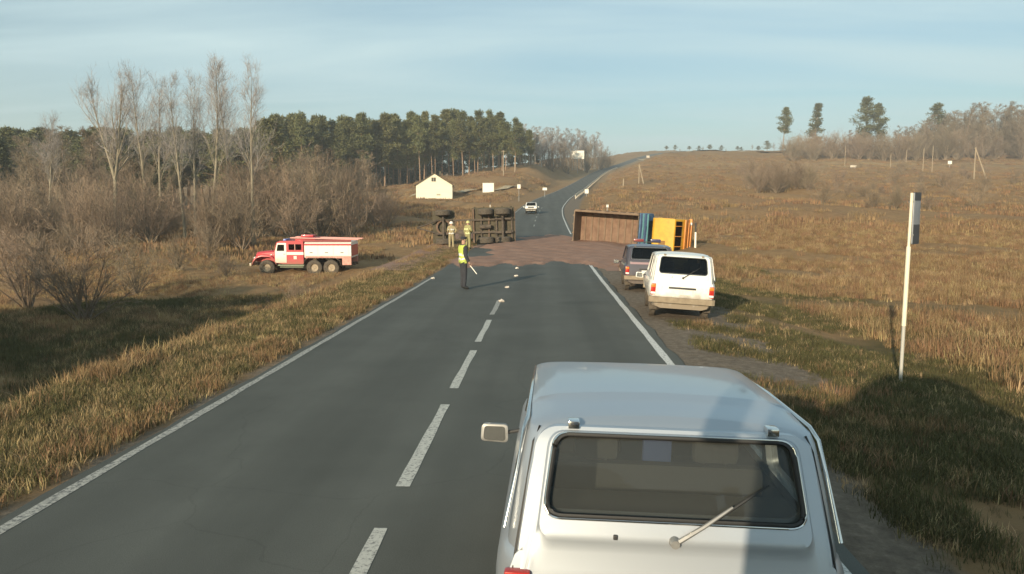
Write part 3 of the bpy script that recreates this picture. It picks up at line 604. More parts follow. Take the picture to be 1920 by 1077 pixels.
def scatter(name, label, P, sc, tufts):
    me = bpy.data.meshes.new(name); me.from_pydata(P.tolist(), [], [])
    a = me.attributes.new('sc', 'FLOAT', 'POINT'); a.data.foreach_set('value', sc.astype(np.float32))
    a = me.attributes.new('rz', 'FLOAT_VECTOR', 'POINT'); rv = np.zeros((len(P), 3), np.float32); rv[:, 2] = nrg.uniform(0, 6.283, len(P)); rv[:, 0] = nrg.normal(0, .12, len(P)); a.data.foreach_set('vector', rv.reshape(-1))
    o = bpy.data.objects.new(name, me); COL.objects.link(o)
    ng = bpy.data.node_groups.new(name+'_scatter', 'GeometryNodeTree')
    ng.interface.new_socket('Geometry', in_out='INPUT', socket_type='NodeSocketGeometry'); ng.interface.new_socket('Geometry', in_out='OUTPUT', socket_type='NodeSocketGeometry')
    n, l = ng.nodes, ng.links; gi = n.new('NodeGroupInput'); go = n.new('NodeGroupOutput'); jn = n.new('GeometryNodeJoinGeometry')
    s_ = n.new('GeometryNodeInputNamedAttribute'); s_.data_type = 'FLOAT'; s_.inputs[0].default_value = 'sc'
    r_ = n.new('GeometryNodeInputNamedAttribute'); r_.data_type = 'FLOAT_VECTOR'; r_.inputs[0].default_value = 'rz'
    rot = n.new('FunctionNodeEulerToRotation'); l.new(r_.outputs[0], rot.inputs[0])
    gtr = n.new('GeometryNodeJoinGeometry')
    for k, t in enumerate(tufts):
        oi = n.new('GeometryNodeObjectInfo'); oi.inputs['Object'].default_value = t; oi.inputs['As Instance'].default_value = True; l.new(oi.outputs['Geometry'], gtr.inputs[0])
    ri = n.new('FunctionNodeRandomValue'); ri.data_type = 'INT'; ri.inputs[4].default_value = 0; ri.inputs[5].default_value = len(tufts)-1
    ip = n.new('GeometryNodeInstanceOnPoints'); l.new(gi.outputs[0], ip.inputs['Points']); l.new(gtr.outputs[0], ip.inputs['Instance']); ip.inputs['Pick Instance'].default_value = True
    l.new(ri.outputs[2], ip.inputs['Instance Index'])
    l.new(rot.outputs[0], ip.inputs['Rotation']); l.new(s_.outputs[0], ip.inputs['Scale']); l.new(ip.outputs[0], go.inputs[0])
    md = o.modifiers.new('scatter', 'NODES'); md.node_group = ng
    return tag(o, label, 'grass', kind='stuff')
M_STRAW = nmat('straw', (.36, .255, .125), (.46, .335, .178), scale=.25, rough=.9, rand=.30, translucent=.25)
M_BROWN = nmat('dry_weed', (.205, .124, .060), (.315, .200, .102), scale=.25, rough=.9, rand=.30, translucent=.2)
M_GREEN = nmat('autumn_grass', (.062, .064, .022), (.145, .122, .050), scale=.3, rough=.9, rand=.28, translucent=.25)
T_STRAW = [tuft('straw_tuft', s, 30, .33, .28, .007, 1.0, M_STRAW) for s in (1, 2)]
T_BROWN = [tuft('weed_tuft', s, 30, .35, .30, .008, .8, M_BROWN) for s in (3, 4)]
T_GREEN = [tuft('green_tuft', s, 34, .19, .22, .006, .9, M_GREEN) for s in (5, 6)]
T_SHORT = tuft('short_straw', 12, 30, .16, .26, .006, 1.2, M_STRAW)
M_MID = nmat('dull_straw', (.260, .168, .086), (.335, .232, .122), scale=.25, rough=.9, rand=.25, translucent=.2)
T_FAR = [tuft('far_straw', 7, 26, .5, .95, .035, .7, M_MID), tuft('far_weed', 8, 28, .6, 1.0, .045, .5, M_BROWN), tuft('far_weed', 9, 28, .6, 1.0, .045, .5, M_BROWN)]
def field_points(n, ulo, uhi, ylo, yhi, power=1.6, thr=None, wl=None):
    """points over a band of the ground, denser nearby, clumped by a slow pattern"""
    y = ylo+(yhi-ylo)*nrg.random(n)**power; u = ulo+(uhi-ulo)*nrg.random(n); x = XC(y)+u
    k = (x > -.95*np.maximum(y, 1)-6) & (x < .95*np.maximum(y, 1)+6)
    if thr is not None:
        pat = np.sin(x*.9/wl+1.7*np.sin(y*.6/wl))+np.sin(y*1.1/wl+1.3*np.sin(x*.7/wl+2))+.9*np.sin((x+y)*2.3/wl)+nrg.normal(0, .6, n); k &= pat > thr
    # keep vehicles' wheels and the truck clear
    for (cx, cy, rx, ry) in ((-17.5, 55, 4.4, 1.5), (7, 53.5, 6, 4.5), (3.4, 21.2, 1.2, 2.4), (3.35, 27, 1.2, 2.4)):
        k &= ~((np.abs(x-cx) < rx) & (np.abs(y-cy) < ry))
    x, y = x[k], y[k]; return np.stack([x, y, hgt(x, y)], -1)
def sc_of(P, lo, hi): return nrg.uniform(lo, hi, len(P))
P = field_points(16000, -7.6, -3.9, 3, 60, 1.5); scatter('verge_grass', 'short straw and olive grass on the verge left of the road', P, sc_of(P, .4, 1.1), T_GREEN+[T_SHORT, T_SHORT, T_SHORT])
P = np.concatenate([field_points(15000, 5.9, 12.5, 4, 50, 1.3, -.7, 1.7), field_points(5200, 4.3, 6.6, 4, 19, 1.25, .15, 1.1)]); scatter('verge_grass', 'short olive grass on the verge right of the road', P, sc_of(P, .35, .95), T_GREEN+T_GREEN+[T_SHORT])
P = field_points(9000, -24, -8.8, 8, 42, 1.0, -1.2, 2.2); scatter('ditch_shade_tufts', 'dark olive grass tufts deepening the shade in the hollow left of the road', P, sc_of(P, .8, 2.0), T_GREEN)  # dark tufts added to deepen the shade in the hollow
P = np.concatenate([field_points(2600, -8.0, -6.0, 4, 60, 1.4, .4, 1.6), field_points(26000, -48, -13.5, 18, 80, 1.1, -.5, 2.6)]); scatter('straw_grass', 'long dry straw grass on the embankment and field left of the road', P, sc_of(P, .5, 1.15), T_STRAW+T_BROWN)
P = np.concatenate([field_points(60000, 9.6, 62, 7, 85, 1.25, -.75, 2.4)]); scatter('weed_field', 'dry brown weeds and straw covering the field right of the road', P, sc_of(P, .4, 1.25), T_STRAW+T_BROWN+T_BROWN+[T_SHORT])
P = np.concatenate([field_points(26000, 8, 330, 70, 430, 1.25, -.4, 9.0), field_points(9000, -70, -9, 60, 260, 1.2, -.2, 7.0)]); scatter('hill_grass', 'rough brown grass and weed clumps on the rising hillsides', P, sc_of(P, .5, 1.35), T_FAR)
P = np.concatenate([field_points(2600, -4.6, -3.8, 3, 60, 1.3, .5, 1.0), field_points(2200, 4.6, 6.6, 5, 45, 1.3, .9, 1.3)]); scatter('shoulder_weeds', 'sparse low weeds growing on the gravel shoulders', P, sc_of(P, .3, .7), T_GREEN[:1]+T_BROWN[:1])
# ================================================================== SHARED MATERIALS
M_RUBBER = nmat('tyre_rubber', (.022, .021, .020), (.055, .048, .040), scale=9, rough=.85)
M_RUBBER_D = nmat('dusty_rubber', (.055, .046, .036), (.12, .098, .074), scale=7, rough=.95)
M_BLACK = nmat('black_rubber', (.018, .018, .018), rough=.55)
M_CHROME = nmat('chrome', (.70, .69, .66), rough=.16, metal=1.0)
M_STEEL = nmat('grey_steel', (.34, .34, .33), (.24, .235, .22), scale=8, rough=.5, metal=.5)
M_DARKSTEEL = nmat('chassis_steel', (.050, .042, .034), (.13, .10, .075), scale=4, rough=.85)
M_INT = nmat('cabin_trim', (.036, .036, .035), rough=.8); M_SEAT = nmat('seat_cloth', (.032, .032, .031), (.050, .050, .048), scale=30, rough=.9); M_SEATB = nmat('blue_cloth', (.04, .07, .19), rough=.85)
M_GLASS = glass('car_glass', (.42, .44, .42), .75); M_GLASS_D = glass('tinted_glass', (.10, .11, .10), .8)
M_RED_L = nmat('red_lens', (.42, .022, .016), rough=.25, coat=.5); M_AMBER = nmat('amber_lens', (.62, .20, .03), rough=.3, coat=.5); M_WHITE_L = nmat('clear_lens', (.78, .78, .74), rough=.2, coat=.6)
M_PLATE = nmat('number_plate', (.70, .69, .64), (.60, .585, .53), scale=14, rough=.6)
M_WHITE = nmat('white_board', (.80, .76, .66), rough=.6); M_BLACKP = nmat('black_plastic', (.03, .03, .03), rough=.6)

def bool_mesh(base, cuts, name, smooth=28):
    o = bpy.data.objects.new('tmp', base); COL.objects.link(o); tmp = [o]
    for c in cuts:
        k = bpy.data.objects.new('tmpc', c); COL.objects.link(k); tmp.append(k)
        md = o.modifiers.new('b', 'BOOLEAN'); md.operation = 'DIFFERENCE'; md.object = k; md.solver = 'EXACT'
    dg = bpy.context.evaluated_depsgraph_get(); dg.update(); me = bpy.data.meshes.new_from_object(o.evaluated_get(dg)); me.name = name
    for t in tmp: bpy.data.objects.remove(t, do_unlink=True)
    me.materials.clear(); smooth_mesh(me, smooth); return me
def shell(rows, xs, ya, yb, zf, inset=(0, 0, 0), stations=None, corner=.06):
    """closed loft: rows of (z, half width); ya/yb give rear/front y of a height; zf(z,y) bends heights"""
    mb = MB(); ins, iz, iy = inset; S = stations or [0, .02, .06, .16, .19, .5, .8, .94, .98, 1]; nr = len(rows); rings = []
    for t in S:
        e = min(t, 1-t); cut = corner*(1-min(1, e/.06))**2; ring = []
        pts = []
        for (z, w) in rows:
            a, b = ya(z)+iy, yb(z)-iy; y = a+(b-a)*t; pts.append((max(w-ins-cut*(1 if w > .3 else w/.3), 0.0), y, zf(z, y)-(iz if z > rows[0][0] else -.0)))
        rings.append([(x, y, z) for x, y, z in pts]+[(-x, y, z) for x, y, z in reversed(pts) if True])
    n = len(rings[0]); mb.V = [v for r in rings for v in r]
    for i in range(len(S)-1):
        for k in range(n):
            k2 = (k+1) % n; mb.Fc.append((i*n+k, i*n+k2, (i+1)*n+k2, (i+1)*n+k))
    for base in (0, (len(S)-1)*n):
        for r in range(nr-1): mb.Fc.append((base+r, base+r+1, base+n-2-r, base+n-1-r))
    bm = bmesh.new(); me = mb.mesh('shell'); bm.from_mesh(me); bmesh.ops.remove_doubles(bm, verts=bm.verts[:], dist=.0006)
    bmesh.ops.dissolve_degenerate(bm, dist=.0006, edges=bm.edges[:]); bmesh.ops.recalc_face_normals(bm, faces=bm.faces[:]); bm.to_mesh(me); bm.free(); return me

# ------------------------------------------------------------------ small boxy off-roader (used for four different cars)
def yrear(z): return float(np.interp(z, [.3, .6, .85, 1.06, 1.30, 1.50, 1.565, 1.60, 1.64], [-1.84, -1.875, -1.842, -1.785, -1.69, -1.605, -1.57, -1.50, -1.42]))
def ywind(z): return float(np.interp(z, [.95, 1.05, 1.50, 1.565, 1.60, 1.64], [.70, .62, .25, .19, .12, .04]))
def zroof(z, y):
    c = max(0, (z-1.50)/.14); r = float(sst(-1.12, -1.62, y))*0+max(0, min(1, (-1.10-y)/.5)); f = max(0, min(1, (y+1.0)/1.15))
    return z-c*(.050*r**1.5+.082*f**1.5)+(c*.020 if y > -1.13 else 0)
CAR = {}
def car_meshes():
    gh = [(.96, .805), (1.05, .795), (1.30, .762), (1.50, .728), (1.552, .712), (1.580, .672), (1.600, .56), (1.614, .30), (1.619, .0)]
    st = [0, .012, .035, .06, .12, .19, .235, .245, .255, .4, .6, .8, .94, .98, 1]
    outer = shell(gh, None, yrear, ywind, zroof, stations=st); inner = shell([(.90, .80)]+gh[1:], None, yrear, ywind, zroof, inset=(.045, .04, .05), stations=st)
    cuts = [inner, MB().prism(rrect(.625, .578, 1.140, 1.522, .075), -2.1, -1.35, 'y').mesh('c'), MB().prism(rrect(.69, .61, 1.06, 1.515, .07), .05, .95, 'y').mesh('c')]
    cuts.append(MB().prism(rpoly([(-.52, 1.06), (.47, 1.06), (.13, 1.49), (-.52, 1.49)], .05), -1.2, 1.2, 'x').mesh('c'))
    cuts.append(MB().prism(rpoly([(-1.50, 1.06), (-.62, 1.06), (-.62, 1.49), (-1.38, 1.49)], .06), -1.2, 1.2, 'x').mesh('c'))
    CAR['cabin'] = bool_mesh(outer, cuts, 'cabin')
    tubr = [(.30, .60), (.34, .735), (.46, .800), (.60, .845), (.66, .862), (.80, .862), (.88, .856), (.94, .835), (.985, .79), (1.0, .73), (1.012, .3), (1.014, 0)]
    def yr(z): return yrear(min(z, 1.0))
    def yf(z): return float(np.interp(z, [.3, .5, .8, .93, 1.01], [1.72, 1.78, 1.80, 1.77, 1.66]))
    def zf(z, y): return z-(max(0, (z-.7)/.31))*(.075*float(sst(.6, 1.75, y))) if z > .7 else z
    tub = shell(tubr, None, yr, yf, zf, stations=[0, .01, .025, .05, .15, .3, .5, .65, .8, .92, .96, .985, 1], corner=.075)
    arc = [MB().lathe([(s*.52, .0), (s*.52, .405), (s*1.1, .405), (s*1.1, 0)], 'x', (0, y, .33), 28).mesh('c') for s in (-1, 1) for y in (-1.06, 1.14)]
    CAR['tub'] = bool_mesh(tub, arc, 'tub')
    # tailgate skin with window opening and raised surround
    inn, out = rrect(.634, .586, 1.130, 1.531, .08, 7), rpoly([(.755, .60), (.672, 1.555), (-.672, 1.555), (-.755, .60)], [.05, .13, .13, .05], 7)
    def dense(ol, per=8, add=10):
        r = []
        for i in range(len(ol)):
            r.append(ol[i])
            if i % per == per-1:
                a, b = ol[i], ol[(i+1) % len(ol)]
                r += [(a[0]+(b[0]-a[0])*k/(add+1), a[1]+(b[1]-a[1])*k/(add+1)) for k in range(1, add+1)]
        return r
    inn, out = dense(inn), dense(out)
    mb = MB(); K = [0, .06, .12, .17, .20, .30, .45, .6, .75, .88, 1.0]; rings = []
    def ring(k, dy, f=0): return [(a[0]*(1-k)+b[0]*k, yrear(a[1]*(1-k)+b[1]*k)+dy, a[1]*(1-k)+b[1]*k) for a, b in zip(inn, out)]
    rings.append(ring(0, .045))
    for k in K: rings.append(ring(k, -.032 if k < .18 else (-.026 if k < .25 else -.018)))
    rings.append(ring(1.0, .03)); mb.loft(rings, caps=False); CAR['tailgate'] = mb.mesh('tailgate', 24)
    def loop(ol, dy, r, nm, sc=1.0):
        pts = [(x, yrear(z)+dy, z) for x, z in ol]; return MB().tube(pts+[pts[0]], r, 6, cap=False).mesh(nm, 60)
    CAR['seal'] = loop(rrect(.622, .574, 1.142, 1.519, .078, 7), -.028, .013, 'window_seal'); CAR['chrome'] = loop(rrect(.634, .587, 1.130, 1.531, .085, 7), -.034, .0065, 'chrome_trim')
    def pane(ol, fn, nm):
        c = (sum(p[0] for p in ol)/len(ol), sum(p[1] for p in ol)/len(ol)); mb = MB(); n = len(ol)
        for k in (1.0, .6, .25): mb.V += [fn(c[0]+(p[0]-c[0])*k, c[1]+(p[1]-c[1])*k) for p in ol]
        for j in range(2):
            for i in range(n): mb.Fc.append((j*n+i, j*n+(i+1) % n, (j+1)*n+(i+1) % n, (j+1)*n+i))
        mb.Fc.append(tuple(2*n+i for i in range(n))); return mb.mesh(nm, 180)
    CAR['rear_window'] = pane(rrect(.625, .577, 1.139, 1.522, .075, 6), lambda x, z: (x, yrear(z)+.006, z), 'rear_window')
    CAR['windscreen'] = pane(rrect(.69, .61, 1.06, 1.515, .07, 6), lambda x, z: (x, ywind(z)-.02, z), 'windscreen')
    def wz(z): return float(np.interp(z, [1.05, 1.30, 1.50], [.795, .762, .728]))-.014
    for s, nm in ((-1, 'L'), (1, 'R')):
        CAR['door_window'+nm] = pane(rpoly([(-.52, 1.06), (.47, 1.06), (.13, 1.49), (-.52, 1.49)], .05), lambda y, z, s=s: (s*wz(z), y, z), 'door_window')
        CAR['quarter_window'+nm] = pane(rpoly([(-1.50, 1.06), (-.62, 1.06), (-.62, 1.49), (-1.38, 1.49)], .06), lambda y, z, s=s: (s*wz(z), y, z), 'quarter_window')
        # drip rail along the roof edge and down the rear pillar, window ledge trim
        CAR['rail'+nm] = MB().tube([(s*.818, -1.70, 1.03), (s*.775, -1.60, 1.30), (s*.742, -1.52, 1.51), (s*.728, -1.42, 1.553), (s*.727, -.6, 1.545), (s*.722, .12, 1.512), (s*.745, .35, 1.34), (s*.80, .64, 1.03)], .011, 6).mesh('drip_rail', 60)
        CAR['mirror'+nm] = MB().loft([[(s*(1.03+a*sx), .44+d, 0.89+b*sx) for a, b in rpoly([(-.105, -.075), (.108, -.066), (.10, .075), (-.10, .075)], .035, 4)] for d, sx in ((-.025, .86), (-.018, 1.0), (.03, .97), (.075, .55))]).mesh('mirror', 35)
        CAR['mirror_glass'+nm] = MB().loft([[(s*(1.03+a*.8), .44+d, 0.89+b*.8) for a, b in rpoly([(-.105, -.075), (.108, -.066), (.10, .075), (-.10, .075)], .035, 4)] for d in (-.029, -.022)]).mesh('mirror_glass', 35)
        CAR['mirror_arm'+nm] = MB().tube([(s*.80, .47, .92), (s*.93, .465, .89)], .016, 6).mesh('mirror_arm', 60)
        CAR['tail'+nm] = MB().box((s*.745, -1.862, .745), (.125, .06, .27), bev=.012).mesh('tail_light', 30)
        CAR['tail_amber'+nm] = MB().box((s*.745, -1.874, .83), (.115, .05, .075), bev=.010).mesh('turn_lens', 30)
        CAR['tail_clear'+nm] = MB().box((s*.745, -1.878, .655), (.115, .05, .05), bev=.010).mesh('reversing_lens', 30)
        CAR['head'+nm] = MB().lathe([(1.75, .0), (1.815, .0), (1.812, .06), (1.80, .088), (1.74, .095)], 'y', (s*.56, 0, .76), 20).mesh('headlight', 50)
        CAR['seam'+nm] = MB().tube([(s*.770, -1.868, .62), (s*.772, -1.838, .85), (s*.745, -1.775, 1.06), (s*.690, -1.60, 1.47), (s*.66, -1.565, 1.545)], .006, 5).mesh('panel_seam', 60)
    CAR['tyre'] = MB().lathe([(-.085, .20), (-.09, .25), (-.088, .315), (-.07, .342), (0, .348), (.07, .342), (.088, .315), (.09, .25), (.085, .20), (-.085, .20)], 'x', n=26).mesh('tyre', 40)
    rim = MB().lathe([(.07, 0), (.075, .06), (.045, .075), (.03, .14), (.06, .195), (.084, .212), (.03, .215), (-.08, .21)], 'x', n=26)
    CAR['rim'] = rim.mesh('rim', 40)
    CAR['bumper'] = MB().prism(rpoly([(-.85, -1.80), (-.85, -1.93), (-.76, -1.98), (.76, -1.98), (.85, -1.93), (.85, -1.80)], .04), .445, .575, 'z').mesh('rear_bumper', 30)
    CAR['fbumper'] = MB().prism(rpoly([(-.84, 1.72), (-.84, 1.80), (-.76, 1.87), (.76, 1.87), (.84, 1.80), (.84, 1.72)], .04), .445, .575, 'z').mesh('front_bumper', 30)
    CAR['grille'] = MB().box((0, 1.79, .76), (.84, .04, .17), bev=.01).mesh('grille')
    CAR['platebar'] = MB().box((0, -1.872, .80), (.70, .045, .045), bev=.012).mesh('plate_lamp_bar', 30)
    CAR['plate'] = MB().box((0, -1.889, .705), (.53, .012, .115), bev=.004).mesh('number_plate')
    CAR['hinge'] = MB().box((0, 0, 0), (.058, .085, .042), bev=.008).mesh('hinge', 30)
    a0, a1 = Vector((.0, -1.842, 1.045)), Vector((.44, yrear(1.335)-.05, 1.335))
    CAR['wiper'] = MB().tube([a0, a0.lerp(a1, .3)+Vector((0, -.018, 0)), a0.lerp(a1, .62)+Vector((0, -.012, 0))], [.014, .011, .007], 6).lathe([(-.03, 0), (-.03, .022), (.02, .030), (.03, .030)], 'y', (0, -1.825, 1.045), 14).mesh('wiper', 40)
    CAR['blade'] = MB().tube([a0.lerp(a1, .32)+Vector((.012, .004, -.01)), a0.lerp(a1, .65)+Vector((.012, .002, -.008)), a1+Vector((.012, .006, -.01))], [.006, .008, .005], 5).mesh('wiper_blade', 60)
    CAR['nozzle'] = MB().box((-.28, -1.812, 1.055), (.022, .03, .026), bev=.006).mesh('washer_nozzle')
    CAR['floor'] = MB().box((0, -.55, 1.017), (1.46, 2.25, .006)).box((0, .42, 1.05), (1.44, .26, .10), bev=.03).box((0, -1.42, 1.06), (1.36, .36, .05), bev=.015).mesh('cabin_trim', 30)
    CAR['wheelring'] = MB().lathe([(0, .165), (.012, .18), (0, .195), (-.012, .18), (0, .165)], 'y', (0, 0, 0), 20).box((0, 0, 0), (.34, .012, .03)).mesh('steering_wheel', 50)
    CAR['seatback'] = MB().box((0, 0, 1.12), (.46, .12, .36), M=Matrix.Rotation(R(-10), 3, 'X'), bev=.05).mesh('seat', 40)
    CAR['headrest'] = MB().box((0, -.05, 1.37), (.26, .09, .15), bev=.04).tube([(-.06, -.04, 1.24), (-.06, -.05, 1.34)], .007, 5).tube([(.06, -.04, 1.24), (.06, -.05, 1.34)], .007, 5).mesh('headrest', 40)
    CAR['bench'] = MB().box((0, -1.02, 1.075), (1.22, .13, .22), M=Matrix.Rotation(R(-8), 3, 'X'), bev=.05).mesh('rear_seat', 40)
    CAR['rearview'] = MB().box((0, .12, 1.44), (.24, .03, .06), bev=.012).mesh('rear_view_mirror', 40)
    CAR['axle'] = MB().tube([(-.62, -1.06, .34), (.62, -1.06, .34)], .05, 8).box((0, -1.06, .34), (.24, .24, .22), bev=.05).tube([(.40, -1.0, .42), (.42, -1.45, .40), (.42, -1.84, .36)], .03, 6).box((0, -1.58, .38), (.85, .25, .12), bev=.03).mesh('rear_axle', 40)
    CAR['flap'] = MB().box((0, 0, 0), (.20, .012, .22)).mesh('mud_flap')
    CAR['rackbar'] = MB().box((0, 0, 0), (.95, .12, .035), bev=.01).mesh('bar_base', 30)
    CAR['lamp'] = MB().box((0, 0, 0), (.36, .17, .10), bev=.03).mesh('beacon', 40)
car_meshes()
def make_car(name, label, loc, rot, paint, trim, glassm, dusty=False, rail=None, seats=(M_SEAT, M_SEATB), lightbar=False, bumper=None, group=None):
    t = thing(name, label, 'car', loc, 0, group); t.rotation_euler = rot
    def p(nm, key, m, par=None): return mkobj(nm, CAR[key], m, par or t)
    body = p('body', 'tub', paint); cab = p('cabin', 'cabin', paint); tg = p('tailgate', 'tailgate', paint)
    p('rear_window', 'rear_window', glassm, tg); p('window_seal', 'seal', M_BLACK, tg); p('chrome_trim', 'chrome', M_CHROME, tg)
    wip = p('wiper', 'wiper', M_STEEL if rail else M_BLACKP, tg); p('wiper_blade', 'blade', M_BLACK, tg); p('washer_nozzle', 'nozzle', M_BLACKP, tg)
    for s in (-1, 1):
        h = p('hinge', 'hinge', rail or paint, tg); h.location = (s*.49, -1.575, 1.568)
    p('windscreen', 'windscreen', M_GLASS if not lightbar else glassm, cab)
    for s, nm in ((-1, 'L'), (1, 'R')):
        p('door_window', 'door_window'+nm, glassm, cab); p('quarter_window', 'quarter_window'+nm, glassm, cab)
        p('drip_rail', 'rail'+nm, rail or paint, cab)
        m = p('wing_mirror', 'mirror'+nm, trim); p('mirror_glass', 'mirror_glass'+nm, M_CHROME, m); p('mirror_arm', 'mirror_arm'+nm, M_BLACKP, m)
        tl = p('tail_light', 'tail'+nm, M_RED_L); p('turn_lens', 'tail_amber'+nm, M_AMBER, tl); p('reversing_lens', 'tail_clear'+nm, M_WHITE_L, tl)
        p('headlight', 'head'+nm, M_WHITE_L); p('panel_seam', 'seam'+nm, M_BLACK, body)
        for y in (-1.06, 1.14):
            w = mkobj('wheel', CAR['tyre'], M_RUBBER_D if dusty else M_RUBBER, t); w.location = (s*.70, y, .345); w.rotation_euler = (0, 0, 0 if s > 0 else math.pi)
            mkobj('rim', CAR['rim'], M_STEEL, w)
        fl = p('mud_flap', 'flap', M_RUBBER_D if dusty else M_BLACK); fl.location = (s*.70, -1.52, .33)
    bmat = bumper or M_STEEL
    p('rear_bumper', 'bumper', bmat); p('front_bumper', 'fbumper', bmat); p('grille', 'grille', M_BLACKP)
    p('plate_lamp_bar', 'platebar', M_BLACKP, tg); p('number_plate', 'plate', M_PLATE, tg)
    it = p('cabin_trim', 'floor', M_INT)
    for x, sm in ((-.36, seats[0]), (.36, seats[0])):
        s_ = p('seat', 'seatback', sm); s_.location = (x, -.28, .04); hr = p('headrest', 'headrest', sm, s_)
    rs = p('rear_seat', 'bench', M_INT)
    for x in (-.34, .34): hr = p('headrest', 'headrest', seats[0], rs); hr.location = (x, -.96, -.10)
    pass; p('rear_view_mirror', 'rearview', M_BLACKP); sw = p('steering_wheel', 'wheelring', M_BLACKP); sw.location = (-.36, .12, 1.10); sw.rotation_euler = (R(-25), 0, 0)
    p('rear_axle', 'axle', M_DARKSTEEL)
    if lightbar:
        b = p('light_bar', 'rackbar', M_BLACKP); b.location = (0, -.35, 1.675)
        for x, m in ((-.30, nmat('beacon_red', (.20, .035, .035), rough=.3, coat=.5)), (.30, nmat('beacon_blue', (.05, .045, .10), rough=.3, coat=.5))):
            l_ = p('beacon', 'lamp', m, b); l_.location = (x, 0, .06)
    return t
SILVER = dirty_paint('silver_paint', (.415, .45, .49), (.29, .265, .225), .28, .80, rough=.40, metal=.60, coat=.5)
M_GLASS_H = glass('dusty_rear_glass', (.62, .64, .60), .8)
_n, _l = M_GLASS_H.node_tree.nodes, M_GLASS_H.node_tree.links; _d = _n.new('ShaderNodeBsdfDiffuse'); _d.inputs[0].default_value = (.27, .29, .28, 1); _x = _n.new('ShaderNodeMixShader'); _x.inputs[0].default_value = .11
_l.new(_n['Material Output'].inputs[0].links[0].from_socket, _x.inputs[1]); _l.new(_d.outputs[0], _x.inputs[2]); _l.new(_x.outputs[0], _n['Material Output'].inputs[0])
hero = make_car('silver_offroader', 'silver boxy off-roader right in front of the camera, seen from behind', (.655, 5.49, 0), (0, R(1.4), R(-.8)), SILVER, M_STEEL, M_GLASS_H, rail=M_CHROME)
hero.scale = (1.055, 1.0, 1.0)
o = mkobj('cloth', MB().box((0, 0, 0), (.17, .05, .22), bev=.03).mesh('seat_cover', 40), M_SEATB, hero); o.name = 'seat_cover'; o.location = (.02, -.93, 1.22)
# light window sticker / tag hanging in the cabin
o = mkobj('hanging_tag', MB().box((-.17, .08, 1.36), (.045, .01, .05)).tube([(-.17, .08, 1.38), (-.17, .08, 1.46)], .003, 4).mesh('hanging_tag'), M_WHITE, hero)
WHITE_D = dirty_paint('white_paint_dusty', (.76, .75, .70), (.22, .17, .115), .42, .80)
DUST = nmat('dusty_bumper', (.30, .245, .17), (.22, .17, .12), scale=6, rough=.9)
c2 = on(1268, 18.45); wo = make_car('white_offroader', 'dusty white off-roader parked on the right gravel shoulder, dark rear window', (3.57, 20.9, H(3.57, 20.9)-.02), (0, R(3.4), R(-5.0)), WHITE_D, WHITE_D, M_GLASS_D, dusty=True, bumper=DUST)
wo.scale = (.97, .97, 1.06)
POLICE = dirty_paint('police_paint_dusty', (.050, .045, .060), (.16, .13, .105), .3, .7)
pc = make_car('police_car', 'dark patrol car with roof light bar parked ahead of the dusty white off-roader', (3.62, 27.6, H(3.62, 27.6)), (0, R(1.5), R(-3.0)), POLICE, POLICE, M_GLASS_D, dusty=True, lightbar=True, bumper=DUST)
M_BLUE_S = nmat('pale_stripe', (.55, .50, .54), rough=.4)
for s in (-1, 1): o = MB().box((s*.845, -.1, .74), (.006, 2.6, .10)).build('side_stripe', M_BLUE_S, pc)
MB().box((0, -1.828, 1.0), (1.30, .012, .07)).build('rear_stripe', nmat('red_stripe', (.30, .20, .22), rough=.5), pc)
FARW = dirty_paint('oncoming_paint', (.78, .76, .70), (.18, .15, .11), .25, .55)
fx = gx(996, 108); make_car('oncoming_car', 'small white car far up the road beyond the spilled load', (fx, 108, float(ZR(108))), (R(3), 0, R(180)), FARW, FARW, M_GLASS_D, bumper=M_DARKSTEEL)

# ------------------------------------------------------------------ the viewer's own truck, behind the camera: its shadow lies on the road
def viewer_truck():
    t = thing('viewer_truck', 'high-cab truck standing right behind the camera whose shadow falls on the right verge', 'truck', (.57, -.25, 0))
    P_ = nmat('truck_paint', (.25, .28, .32), rough=.4, coat=.4)
    MB().prism(rpoly([(-2.2, .6), (-.02, .6), (.0, 1.7), (-.16, 3.10), (-.5, 3.2), (-2.2, 3.2)], .08), -1.25, 1.25, 'x').build('cab', P_, t, 35)
    MB().loft([[(x, y, z) for x, z in [(a-.36, b) for a, b in rrect(.86, .66, 3.19, z1, .3, 5)]] for y, z1 in ((-2.1, 4.15), (-1.5, 4.12), (-.9, 3.8), (-.5, 3.35))]).build('roof_deflector', P_, t, 40)
    MB().box((0, -.10, 2.35), (2.2, .03, .75), M=Matrix.Rotation(R(7), 3, 'X')).build('windscreen', M_BLACKP, t)
    MB().box((0, -6.2, 2.0), (2.5, 7.4, 2.4), bev=.03).build('cargo_body', P_, t, 30)
    for x in (-.42, .42): MB().box((x, -4.5, .8), (.12, 8.6, .25)).build('chassis_rail', M_DARKSTEEL, t)
    for s in (-1, 1):
        m = MB().box((s*1.40, .02, 2.88), (.17, .12, .46), bev=.03).build('mirror', M_BLACKP, t, 40); MB().tube([(s*1.2, -.2, 3.02), (s*1.40, .02, 3.0)], .02, 5).tube([(s*1.2, -.15, 2.72), (s*1.40, .02, 2.74)], .02, 5).build('mirror_arm', M_BLACKP, m)
        for y in (-1.2, -6.6, -7.9):
            w = MB().lathe([(-.15, .28), (-.15, .46), (-.1, .52), (.1, .52), (.15, .46), (.15, .28), (-.15, .28)], 'x', (s*1.02, y, .52), 24).build('wheel', M_RUBBER, t, 40)
            MB().lathe([(s*.04, 0), (s*.08, .2), (s*.14, .29), (0, .29)], 'x', (s*1.02, y, .52), 20).build('rim', M_STEEL, w, 40)
    MB().tube([(-.95, -.35, 3.18), (-.95, -.36, 4.55)], [.03, .02], 6).build('antenna', M_BLACKP, t)
viewer_truck()
